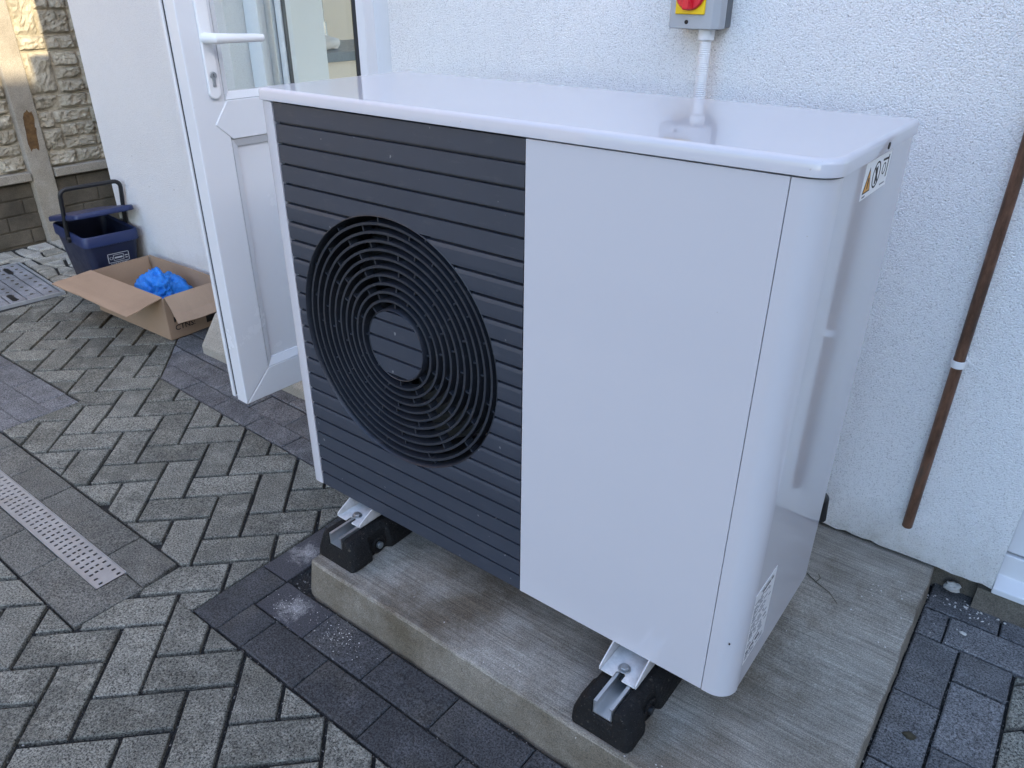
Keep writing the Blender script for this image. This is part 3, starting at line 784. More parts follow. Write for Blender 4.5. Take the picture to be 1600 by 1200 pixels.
# ------------------------------------------------------------------ heat pump
HX, HD, HZ0, HZ1 = 1.1, 0.405, 0.20, 1.1234
def outline(off=0.0, rfr=0.036, rfl=0.010, rb=0.010, n=8):
    """ccw outline of the casing in plan, grown by off"""
    x0, x1, y0, y1 = -off, HX+off, -off, HD+off
    P = []
    for cx, cy, r, a0 in ((x1-rfr, y0+rfr, rfr, -90), (x1-rb, y1-rb, rb, 0), (x0+rb, y1-rb, rb, 90), (x0+rfl, y0+rfl, rfl, 180)):
        for k in range(n+1):
            a = RAD(a0+90*k/n); P.append((cx+r*cos(a), cy+r*sin(a)))
    return P
FC = (0.3235, 0.0, 0.656); FR_ = 0.266
def heat_pump():
    H = empty('heat_pump', (0.55, 0.2, HZ0)); tag(H, 'white heat pump unit with dark louvred fan panel on a concrete slab', 'heat pump')
    # inner casing, recessed behind the louvre panel
    ct = 1.0985
    mb = MB()
    mb.prism([(0.004, 0.012), (0.034, 0.012), (0.034, 0.20), (0.6445, 0.20), (0.6445, 0.008), (1.06, 0.008), (1.085, 0.02), (1.094, 0.04), (1.094, HD), (0.002, HD)], HZ0+0.004, ct-0.002, 2)
    mb.build('casing', M['case'], H)
    # left strip with wrapped edge
    mb = MB(); mb.prism([(0.0, 0.010), (0.003, 0.003), (0.010, 0.0), (0.0335, 0.0), (0.0335, 0.0115), (0.0035, 0.0115), (0.0035, HD-0.002), (0.0, HD-0.002)], HZ0, ct, 2)
    mb.build('left_side_panel', M['case'], H, smooth=True)
    MB().box(0.6465, 1.0478, 0.0, 0.0072, HZ0, ct).build('front_panel', M['case'], H, bev=0.0012)
    # corner panel
    r = 0.038; pts = [(1.0492, 0.0)]
    for k in range(13):
        a = RAD(-90+90*k/12); pts.append((HX-r+r*cos(a), r+r*sin(a)))
    inner = [(1.0492, 0.005)]
    for k in range(13):
        a = RAD(-90+90*k/12); inner.append((HX-r+(r-0.005)*cos(a), r+(r-0.005)*sin(a)))
    MB().prism(pts+inner[::-1], HZ0, ct, 2).build('corner_panel', M['case'], H, smooth=True)
    MB().box(1.0945, HX-0.0014, r+0.002, HD, HZ0, ct).build('right_side_panel', M['lid'], H, bev=0.001)
    # lid with soft top edge
    mb = MB(); prof = [(0.0015, 1.1005), (0.0035, 1.1015), (0.0035, 1.1160), (0.0025, 1.1198), (0.0, 1.1222), (-0.004, 1.1234), (-0.0055, 1.1234), (-0.009, 1.1234)]
    rings = [[(x, y, z) for x, y in outline(o)] for o, z in prof]
    n = len(rings[0]); v = [p for g in rings for p in g]; f = []
    for i in range(len(rings)-1):
        for k in range(n): f.append((i*n+k, i*n+(k+1) % n, (i+1)*n+(k+1) % n, (i+1)*n+k))
    f.append(tuple(range((len(rings)-1)*n, len(rings)*n))); f.append(tuple(range(n))[::-1])
    L = mb.add(v, f).build('lid', M['lid'], H, smooth=True)
    MB().cyl((HX+0.0035, 0.225, 1.109), 0.0048, -0.001, 0.0012, 0, 14).build('lid_screw', M['ink'], L, smooth=True)
    MB().cyl((1.082, 0.0025, 0.331), 0.0016, -0.002, 0.0, 1, 8).build('casing_mark', M['ink'], H)
    # --- louvre panel: backing plate with round opening, slats, grille
    yb = 0.0130; x0, x1, z0, z1 = 0.0345, 0.6450, HZ0+0.001, 1.0972
    n = 72; v = []; f = []
    for k in range(n):
        a = 2*pi*k/n; c, s = cos(a), sin(a)
        v.append((FC[0]+FR_*c, yb, FC[2]+FR_*s))
        t = min(((x1-FC[0])/c if c > 1e-9 else (x0-FC[0])/c if c < -1e-9 else 9), ((z1-FC[2])/s if s > 1e-9 else (z0-FC[2])/s if s < -1e-9 else 9))
        v.append((FC[0]+t*c, yb, FC[2]+t*s))
    for k in range(n):
        l = (k+1) % n; f.append((2*k, 2*k+1, 2*l+1, 2*l))
    nv = len(v); v += [(x, y+0.006, z) for x, y, z in v]
    f += [(2*l+nv, 2*l+1+nv, 2*k+1+nv, 2*k+nv) for k in range(n) for l in ((k+1) % n,)]
    corners = [(x1, z1), (x0, z1), (x0, z0), (x1, z0)]
    P = link('louvre_panel', mesh('louvre_panel', v, f), M['louvre'], H)
    for cx, cz in corners:      # close the corner gaps of the radial backing
        sx = -1 if cx > FC[0] else 1; sz = -1 if cz > FC[2] else 1
        MB().box(min(cx, cx+sx*0.06), max(cx, cx+sx*0.06), yb+0.0002, yb+0.004, min(cz, cz+sz*0.12), max(cz, cz+sz*0.12)).build('panel_corner', M['louvre'], P)
    ns = 23; pitch = (z1-z0+0.006)/ns
    def slat(xa, xb, za, zb, arcL=None, arcR=None):
        """front face quad strip; optional arcs (functions z->x) at the ends"""
        m = 1 if not (arcL or arcR) else 5
        rows = []
        for k in range(m+1):
            z = za+(zb-za)*k/m
            rows.append((arcL(z) if arcL else xa, arcR(z) if arcR else xb, z))
        vv = []; ff = []
        for i, (a, b, z) in enumerate(rows):
            top = (i == len(rows)-1); bot = (i == 0)
            vv += [(a, 0.0005+(0.0015 if top else 0.0006 if bot else 0), z), (b, 0.0005+(0.0015 if top else 0.0006 if bot else 0), z)]
        nn = len(rows)
        for i in range(nn-1): ff.append((2*i, 2*i+1, 2*i+3, 2*i+2))
        base = len(vv); vv += [(x, yb+0.0004, z) for x, y, z in vv]
        ff += [(0, base, base+1, 1), (2*nn-2, 2*nn-1, base+2*nn-1, base+2*nn-2)]
        for i in range(nn-1):
            ff += [(2*i, 2*i+2, base+2*i+2, base+2*i), (2*i+1, base+2*i+1, base+2*i+3, 2*i+3)]
        me = fixn(mesh('slat', vv, ff)); link('slat', me, M['louvre'], P)
    for i in range(ns):
        za = z0+i*pitch; zb = za+pitch-0.0058
        def ax(z):
            d = FR_**2-(z-FC[2])**2; return math.sqrt(d) if d > 0 else -1
        if (ax(za) > 0) != (ax(zb) > 0):     # slat just touched by the round opening: a notch in one edge
            lowcut = ax(za) > 0
            K = 24; vv = []; ff = []; xa, xb = x0+0.001, x1-0.0005; e = ax(za if lowcut else zb)
            xs_ = [xa]+[FC[0]+e*(-1+2*k/K) for k in range(K+1)]+[xb]
            for x in xs_:
                d = FR_**2-(x-FC[0])**2; arc = math.sqrt(d) if d > 0 else 0
                lo, hi = za, zb
                if arc > 0 and abs(x-FC[0]) <= e+1e-6:
                    if lowcut: lo = max(za, min(zb-0.001, FC[2]+arc+0.001))
                    else: hi = min(zb, max(za+0.001, FC[2]-arc-0.001))
                vv += [(x, 0.0011, lo), (x, 0.002, hi)]
            nn = len(xs_)
            for k in range(nn-1): ff.append((2*k, 2*k+2, 2*k+3, 2*k+1))
            bs = len(vv); vv += [(x, yb+0.0004, z) for x, y, z in vv]
            for k in range(nn-1): ff += [(2*k, bs+2*k, bs+2*k+2, 2*k+2), (2*k+1, 2*k+3, bs+2*k+3, bs+2*k+1)]
            ff += [(0, 1, bs+1, bs), (2*nn-2, bs+2*nn-2, bs+2*nn-1, 2*nn-1)]
            link('slat', fixn(mesh('slat', vv, ff)), M['louvre'], P)
        elif ax(za) > 0.0 and ax(zb) > 0.0:
            g = lambda z: FC[0]-max(ax(z), 0.0)-0.001; h = lambda z: FC[0]+max(ax(z), 0.0)+0.001
            slat(x0+0.001, 0, za, zb, None, g); slat(0, x1-0.0005, za, zb, h, None)
        else: slat(x0+0.001, x1-0.0005, za, zb)
        # hub pieces
        rh = 0.0735
        hx = lambda z: math.sqrt(max(rh**2-(z-0.66)**2, 0))
        a, b = max(za, 0.66-rh+0.004), min(zb, 0.66+rh-0.004)
        if b-a > 0.006:
            m = 5; vv = []; ff = []
            for k in range(m+1):
                z = a+(b-a)*k/m; vv += [(0.326-hx(z), 0.0045, z), (0.326+hx(z), 0.0045, z)]
            for k in range(m): ff.append((2*k, 2*k+1, 2*k+3, 2*k+2))
            bs = len(vv); vv += [(x, 0.0125, z) for x, y, z in vv]
            ff += [(0, bs, bs+1, 1), (2*m, 2*m+1, bs+2*m+1, bs+2*m)]
            for k in range(m): ff += [(2*k, 2*k+2, bs+2*k+2, bs+2*k), (2*k+1, bs+2*k+1, bs+2*k+3, 2*k+3)]
            link('hub_slat', fixn(mesh('hub_slat', vv, ff)), M['louvre'], P)
    c = (FC[0], 0, FC[2])
    MB().lathe([(0.2672, yb), (0.2670, 0.0008), (0.2655, 0.0002), (0.2642, 0.002), (0.2628, 0.010), (0.2620, 0.034), (0.2615, 0.15), (0.2640, 0.15), (0.2645, 0.04)], c, 1, 96).build('grille_rim', M['grille'], P, smooth=True)
    MB().lathe([(0.0001, 0.0125), (0.0735, 0.0125), (0.0742, 0.0042), (0.0755, 0.0035), (0.0768, 0.0060), (0.0780, 0.020), (0.0790, 0.040), (0.0001, 0.040)], (0.326, 0, 0.66), 1, 64).build('grille_hub', M['grille'], P, smooth=True)
    nr = 10; radii = []
    for k in range(nr):
        t = k/(nr-1); rr = 0.0945+(0.2500-0.0945)*t; radii.append(rr)
        yf = 0.005+0.003*sin(pi*t); ctr = (0.326+(FC[0]-0.326)*t, 0, 0.66+(FC[2]-0.66)*t)
        MB().lathe([(rr-0.0025, yf), (rr+0.0025, yf), (rr+0.0027, yf+0.024), (rr-0.0027, yf+0.024)], ctr, 1, 72, True).build('grille_ring', M['grille'], P, smooth=True)
    rb = MB(); allr = [0.0785]+radii+[0.2620]
    for k in range(len(allr)-1):
        t = (k)/(len(allr)-1); ctr = (0.326+(FC[0]-0.326)*t, 0, 0.66+(FC[2]-0.66)*t)
        nrib = 8+int(k*0.5)
        for j in range(nrib):
            a = 2*pi*(j+0.37*(k % 3))/nrib+0.15*k
            ca, sa = cos(a), sin(a); tx, tz = -sa*0.0017, ca*0.0017
            ra, rbb = allr[k], allr[k+1]; vv = []
            for yy in (0.0115, 0.032):
                for rr in (ra, rbb):
                    for sg in (-1, 1): vv.append((ctr[0]+rr*ca+sg*tx, yy, ctr[2]+rr*sa+sg*tz))
            rb.add(vv, [(0, 1, 3, 2), (4, 6, 7, 5), (0, 2, 6, 4), (1, 5, 7, 3)])
    kind(rb.build('grille_ribs', M['grille'], P), 'stuff')
    MB().lathe([(0.0001, 0.152), (0.256, 0.152), (0.256, 0.155), (0.0001, 0.155)], c, 1, 48).build('fan_backplate', M['dark'], P)
    for k in range(3):
        a0 = k*2*pi/3+0.4; vv = []; ff = []
        m = 8
        for i in range(m+1):
            for j, (rr) in enumerate((0.05, 0.15, 0.235)):
                a = a0+i/m*1.5+j*0.15; vv.append((FC[0]+rr*cos(a), 0.075+0.055*i/m, FC[2]+rr*sin(a)))
        for i in range(m):
            for j in range(2): ff.append((3*i+j, 3*i+3+j, 3*i+4+j, 3*i+1+j))
        nv = len(vv); vv += [(x, y+0.003, z) for x, y, z in vv]; ff += [tuple(q+nv for q in t[::-1]) for t in ff]
        link('fan_blade', mesh('fan_blade', vv, ff), M['dark'], P, smooth=True)
    # --- brackets under the unit
    for cx, yo in ((0.908, -0.048), (0.168, -0.040)):
        zb = 0.1685
        pl = [(cx-0.036, yo), (cx-0.009, yo), (cx-0.009, yo+0.014), (cx-0.004, yo+0.020), (cx+0.004, yo+0.020), (cx+0.009, yo+0.014), (cx+0.009, yo), (cx+0.036, yo), (cx+0.036, 0.40), (cx-0.036, 0.40)]
        B = MB().prism(pl, zb, zb+0.003, 2).build('mounting_bracket', M['brkt'], H, bev=0.0008)
        for s in (-1, 1):
            xa = cx+s*0.0365
            MB().prism([(yo, zb+0.0005), (yo, zb+0.008), (yo+0.006, zb+0.013), (yo+0.05, HZ0+0.003), (0.40, HZ0+0.003), (0.40, zb+0.0005)], min(xa, xa+s*0.003), max(xa, xa+s*0.003), 0).build('flange', M['brkt'], B, bev=0.0008)
        MB().cyl((cx, yo+0.027, zb+0.003), 0.012, 0, 0.0018, 2, 24).build('washer', M['zinc'], B, bev=0.0004)
        MB().cyl((cx, yo+0.027, zb+0.0048), 0.0085, 0, 0.0055, 2, 6).build('bolt', M['zinc'], B, bev=0.0012)
    # --- stickers
    xs = HX-0.0008
    S = MB().box(HX-0.0016, xs, 0.146, 0.276, 1.0465, 1.0965).build('warning_sticker', M['labelwhite'], H)
    def deco(name, poly, mat, lift): MB().prism(poly, xs, xs+lift, 0).build(name, mat, S)
    deco('triangle_border', [(0.150, 1.0545), (0.186, 1.0545), (0.168, 1.0885)], M['ink'], 0.0003)
    deco('triangle', [(0.1535, 1.0565), (0.1825, 1.0565), (0.168, 1.0840)], M['orange'], 0.0005)
    deco('triangle_mark', [(0.1665, 1.0595), (0.1695, 1.0595), (0.1705, 1.0745), (0.1655, 1.0745)], M['ink'], 0.0007)
    deco('footnote', [(0.153, 1.0490), (0.166, 1.0490), (0.166, 1.0515), (0.153, 1.0515)], M['inkgrey'], 0.0004)
    MB().lathe([(0.0185, 0.0003), (0.0160, 0.0003), (0.0160, 0), (0.0185, 0)], (xs, 0.208, 1.0722), 0, 40, True).build('prohibition_ring', M['ink'], S)
    deco('prohibition_bar', [(0.195, 1.0835), (0.1975, 1.0855), (0.221, 1.061), (0.2185, 1.059)], M['ink'], 0.0004)
    deco('foot_symbol', [(0.2055, 1.0595), (0.2105, 1.0595), (0.2115, 1.0735), (0.209, 1.084), (0.2045, 1.082)], M['ink'], 0.0005)
    MB().lathe([(0.0085, 0.0003), (0.0068, 0.0003), (0.0068, 0), (0.0085, 0)], (xs, 0.246, 1.0745), 0, 24, True).build('tool_symbol', M['ink'], S)
    deco('tool_bar', [(0.234, 1.0865), (0.262, 1.0855), (0.262, 1.0885), (0.234, 1.0895)], M['ink'], 0.0004)
    deco('bracket_symbol', [(0.263, 1.060), (0.2655, 1.060), (0.2655, 1.0915), (0.263, 1.0915)], M['ink'], 0.0004)
    deco('text_line', [(0.240, 1.0515), (0.264, 1.0515), (0.264, 1.0535), (0.240, 1.0535)], M['inkgrey'], 0.0004)
    S = MB().box(HX-0.0016, xs, 0.0415, 0.140, 0.256, 0.415).build('rating_label', M['labelwhite'], H)
    rng = random.Random(11)
    z = 0.408
    tl = MB(); bl = MB()
    while z > 0.262:
        dark = rng.random() < 0.14; hgt = 0.0042 if dark else 0.0020
        y = 0.046
        while y < 0.134:
            w = rng.uniform(0.006, 0.024)
            if y+w > 0.136: break
            if rng.random() < 0.68: (bl if dark else tl).prism([(y, z-hgt), (y+w, z-hgt), (y+w, z), (y, z)], xs, xs+0.0003, 0)
            y += w+rng.uniform(0.002, 0.012)
        z -= hgt+rng.uniform(0.0022, 0.0042)
    kind(tl.build('label_print', M['inkgrey'], S), 'stuff'); kind(bl.build('label_heading', M['ink'], S), 'stuff')
    # black pipe connection at the back
    MB().tube([(1.06, HD-0.01, 0.345), (1.06, HD+0.06, 0.345), (1.062, HD+0.11, 0.335), (1.066, HD+0.15, 0.30), (1.068, HD+0.16, 0.24)], 0.015, 14).build('pipe_connection', M['hose'], H, smooth=True)
heat_pump()

def rubber_foot(cx, yf, label, bolt):
    R = empty('rubber_foot', (cx, yf, 0.0915)); tag(R, label, 'foot', 'rubber feet under the heat pump')
    hw = 0.064; zt = 0.163; zb = 0.0905
    prof = [(cx-hw, zb), (cx+hw, zb), (cx+hw, zb+0.022), (cx+hw-0.012, zt-0.012), (cx+hw-0.024, zt), (cx+0.0205, zt), (cx+0.0205, 0.136), (cx-0.0205, 0.136), (cx-0.0205, zt), (cx-hw+0.024, zt), (cx-hw+0.012, zt-0.012), (cx-hw, zb+0.022)]
    # front end slopes: loft sections
    secs = [(yf, 0.86, 0.0), (yf+0.006, 0.95, 0.0), (yf+0.014, 1.0, 0.0), (yf+0.062, 1.0, 0.0), (yf+0.070, 0.80, 0.0), (yf+0.118, 0.80, 0.0), (yf+0.126, 1.0, 0.0), (yf+0.30, 1.0, 0.0), (yf+0.308, 0.80, 0.0), (yf+0.356, 0.80, 0.0), (yf+0.364, 1.0, 0.0), (yf+0.60, 1.0, 0.0)]
    v = []; f = []; n = len(prof)
    for k, (y, s, _) in enumerate(secs):
        for (x, z) in prof:
            lean = 0.012*(z-zb)/(zt-zb) if k < 3 else 0
            ss = s if abs(x-cx) > 0.03 else 1
            if k > 2 and z > zb+0.05: ss = 1-(1-ss)*0.35
            v.append((cx+(x-cx)*ss, y+lean, zb+(z-zb)*(1 if k > 1 else 0.99)))
    for k in range(len(secs)-1):
        for i in range(n): f.append((k*n+i, k*n+(i+1) % n, (k+1)*n+(i+1) % n, (k+1)*n+i))
    f += [tuple(range(n))[::-1], tuple(range((len(secs)-1)*n, len(secs)*n))]
    o = link('rubber_block', fixn(mesh('rubber_block', v, f)), M['rubber'], R, smooth=True); bevel(o, 0.0035, 2, 30)
    # galvanised channel
    ch = [(cx-0.0195, 0.1372), (cx+0.0195, 0.1372), (cx+0.0195, 0.1678), (cx+0.0130, 0.1678), (cx+0.0130, 0.1655), (cx+0.0170, 0.1655), (cx+0.0170, 0.1395), (cx-0.0170, 0.1395), (cx-0.0170, 0.1655), (cx-0.0130, 0.1655), (cx-0.0130, 0.1678), (cx-0.0195, 0.1678)]
    MB().prism(ch, yf+0.010, yf+0.57, 1).build('channel_rail', M['galv'], R)
    # anchor pocket and bolt on the right flank
    for s in (1,):
        y0 = yf+0.094
        MB().lathe([(0.020, 0.0), (0.023, 0.006), (0.018, 0.008), (0.015, 0.002), (0.0001, 0.002)], (cx+hw*0.8-0.004, y0, zb+0.024), 0, 24).build('anchor_boss', M['rubber'], R, smooth=True)
        MB().cyl((cx+hw*0.8, y0, zb+0.024), 0.0085, 0.0, 0.009, 0, 12).build('anchor_bolt', M[bolt], R, bev=0.001)
rubber_foot(0.917, -0.122, 'black rubber foot under the right end of the heat pump', 'dark')
rubber_foot(0.180, -0.103, 'black rubber foot under the fan end of the heat pump', 'zinc')

# ------------------------------------------------------------------ things on the wall
def wall_things():
    S = empty('isolator_switch', (0.59, YW, 1.22)); tag(S, 'grey isolator switch box with red and yellow knob on the wall', 'switch')
    MB().box(0.522, 0.634, YW-0.030, YW-0.001, 1.222, 1.385).build('back_box', M['switchdark'], S, bev=0.003)
    MB().prism([(0.522, YW-0.0305), (0.522, YW-0.066), (0.528, YW-0.074), (0.622, YW-0.074), (0.634, YW-0.060), (0.634, YW-0.0305)], 1.2205, 1.387, 2).build('cover', M['switchgrey'], S, bev=0.002)
    c = (0.573, YW-0.074, 1.287)
    MB().box(0.540, 0.606, YW-0.079, YW-0.0742, 1.248, 1.328).build('yellow_plate', M['yellow'], S, bev=0.002)
    K = MB().lathe([(0.0001, -0.014), (0.029, -0.014), (0.0315, -0.011), (0.0315, -0.005)], c, 1, 40).build('knob', M['red'], S, smooth=True)
    MB().prism([(0.562, YW-0.087), (0.584, YW-0.087), (0.580, YW-0.104), (0.566, YW-0.104)], 1.257, 1.317, 2).build('knob_grip', M['red'], K, bev=0.003)
    MB().cyl((0.566, YW-0.0745, 1.2335), 0.0042, -0.0008, 0.001, 1, 16).build('screw', M['ink'], S)
    C = empty('flexible_conduit', (0.600, YW-0.04, 0.35)); tag(C, 'white corrugated conduit running down from the isolator switch', 'conduit')
    MB().cyl((0.600, YW-0.042, 1.1985), 0.0170, 0, 0.022, 2, 24).build('gland', M['whiteplastic'], C, bev=0.002)
    prof = []
    z = 1.198
    while z > 0.34:
        prof += [(0.0128, z), (0.0128, z-0.0014), (0.0114, z-0.0022), (0.0114, z-0.0032)]; z -= 0.0042
    MB().lathe(prof, (0.600, YW-0.042, 0), 2, 18).build('corrugated_tube', M['whiteplastic'], C, smooth=True)
    P = empty('copper_pipe', (1.236, YW-0.025, 0.195)); tag(P, 'weathered copper pipe clipped upright to the rendered wall', 'pipe')
    MB().lathe([(0.0001, 0.197), (0.0085, 0.197), (0.0095, 0.195), (0.011, 0.197), (0.011, 2.4), (0.0001, 2.4)], (1.228, YW-0.024, 0), 2, 24).build('tube', M['copper'], P, smooth=True)
    for z in (0.617, 1.75):
        pts = []
        for k in range(15): a = RAD(200-220*k/14); pts.append((1.228+0.0138*cos(a), YW-0.024-0.0138*sin(a)))
        mb = MB(); o = [(x, y) for x, y in pts]; i_ = [(1.228+(x-1.228)*0.83, YW-0.024+(y-YW+0.024)*0.83) for x, y in pts]
        mb.prism(o+i_[::-1], z-0.008, z+0.008, 2); mb.box(1.214, 1.242, YW-0.013, YW+0.001, z-0.008, z+0.008)
        mb.build('pipe_clip', M['whiteplastic'], P, smooth=False, bev=0.001)
wall_things()

# ------------------------------------------------------------------ drain channel
def drain():
    D = empty('drain_channel', (-1.0, -0.415, 0)); tag(D, 'slotted steel drain grating set in the paving', 'drain')
    x1 = -0.296; x0 = -3.25; ya, yb = -0.4525, -0.3805; zt = -0.0015
    v = []; f = []
    pitch = 0.0232; hw, hh = 0.0072, 0.0098     # slot size
    xs = x1-0.010
    cols = [(-0.4475+0.006, 0.0), (-0.4245, 0.5), (-0.4095, 0.0), (-0.3915, 0.5)]
    bands = [ya, -0.4425, -0.4325, -0.4275, -0.4190, -0.4140, -0.4055, -0.3975, -0.3875, yb]
    mb = MB()
    def strip(xa, xb, y0, y1): mb.add([(xa, y0, zt), (xb, y0, zt), (xb, y1, zt), (xa, y1, zt)], [(0, 1, 2, 3)])
    for bi in range(len(bands)-1):
        y0, y1 = bands[bi], bands[bi+1]
        if bi % 2 == 0: strip(x0, x1, y0, y1)
        else:
            off = 0.0 if bi in (1, 7) else 0.5
            lim = x1-0.008 if bi in (1, 7) else x1-0.045
            x = lim-off*pitch
            strip(x, x1, y0, y1)
            while x-pitch > x0:
                strip(x-pitch, x-hw, y0, y1)
                # slot walls
                mb.add([(x-hw, y0, zt), (x, y0, zt), (x, y1, zt), (x-hw, y1, zt), (x-hw, y0, zt-0.002), (x, y0, zt-0.002), (x, y1, zt-0.002), (x-hw, y1, zt-0.002)], [(0, 1, 5, 4), (1, 2, 6, 5), (2, 3, 7, 6), (3, 0, 4, 7)])
                x -= pitch
            strip(x0, x, y0, y1)
    g = link('grating', mesh('grating', mb.v, mb.f), M['drainsteel'], D)
    MB().box(x0, x1, yb+0.0004, yb+0.0024, -0.05, 0.0005).build('edge_rail', M['drainsteel'], D)
    MB().box(x0, x1, ya-0.0024, ya-0.0004, -0.05, 0.0005).build('edge_rail', M['drainsteel'], D)
    MB().box(x0, x1-0.001, ya, yb, -0.06, -0.0117).build('channel_bottom', M['dark'], D)
drain()

# ------------------------------------------------------------------ inspection cover
def manhole():
    H = empty('inspection_cover', (-2.7, 0.16, 0)); tag(H, 'grey inspection cover with inset blocks in a steel frame', 'cover')
    R = Matrix.Rotation(RAD(-5), 4, 'Z'); O = Matrix.Translation(Vector((-2.375, 0.445, 0)))
    def T(mb): mb.v = [tuple((O @ R) @ Vector(p)) for p in mb.v]; return mb
    L, Wd = 0.62, 0.60
    for a in (((-L, 0.0), (-0.012, 0)), ((-L, 0), (-Wd, -Wd+0.012))):
        T(MB().box(a[0][0], a[0][1], a[1][0], a[1][1], -0.03, 0.003)).build('frame_bar', M['drainsteel'], H, bev=0.001)
    for xa in (-L, -0.012):
        T(MB().box(xa, xa+0.012, -Wd+0.0125, -0.0125, -0.03, 0.0031)).build('frame_bar', M['drainsteel'], H, bev=0.001)
    rng = random.Random(5)
    y = -0.016; row = 0
    while y > -Wd+0.05:
        h = 0.071; x = -0.016-(0.06 if row % 2 else 0.15); xa = -0.016
        while xa > -L+0.03:
            xb = max(x, -L+0.016)
            if xa-xb > 0.02:
                T(MB().prism([(xb+0.003, y-h+0.003), (xa-0.003, y-h+0.003), (xa-0.003, y-0.003), (xb+0.003, y-0.003)], -0.03, rng.uniform(-0.0015, 0.001), 2)).build('inset_block', M['cover'], H, bev=0.002)
            xa = xb; x = xb-0.16
        y -= h; row += 1
    st = MB(); 
    for k in range(8):
      for q in range(9):
        x = -0.05-0.065*q-(0.03 if k % 2 else 0); yy = -0.05-0.071*k
        if x > -L+0.03 and yy > -Wd+0.03: st.cyl((x, yy, 0.0012), 0.008, 0, 0.0016, 2, 8)
    kind(T(st).build('tread_studs', M['brickc'], H), 'stuff')
    for x, yy in ((-0.09, -0.20), (-0.50, -0.09)):
        T(MB().prism([(x-0.045, yy-0.012), (x+0.045, yy-0.012), (x+0.055, yy), (x+0.045, yy+0.012), (x-0.045, yy+0.012), (x-0.055, yy)], 0.0012, 0.0030, 2)).build('lifting_recess', M['dark'], H)
manhole()

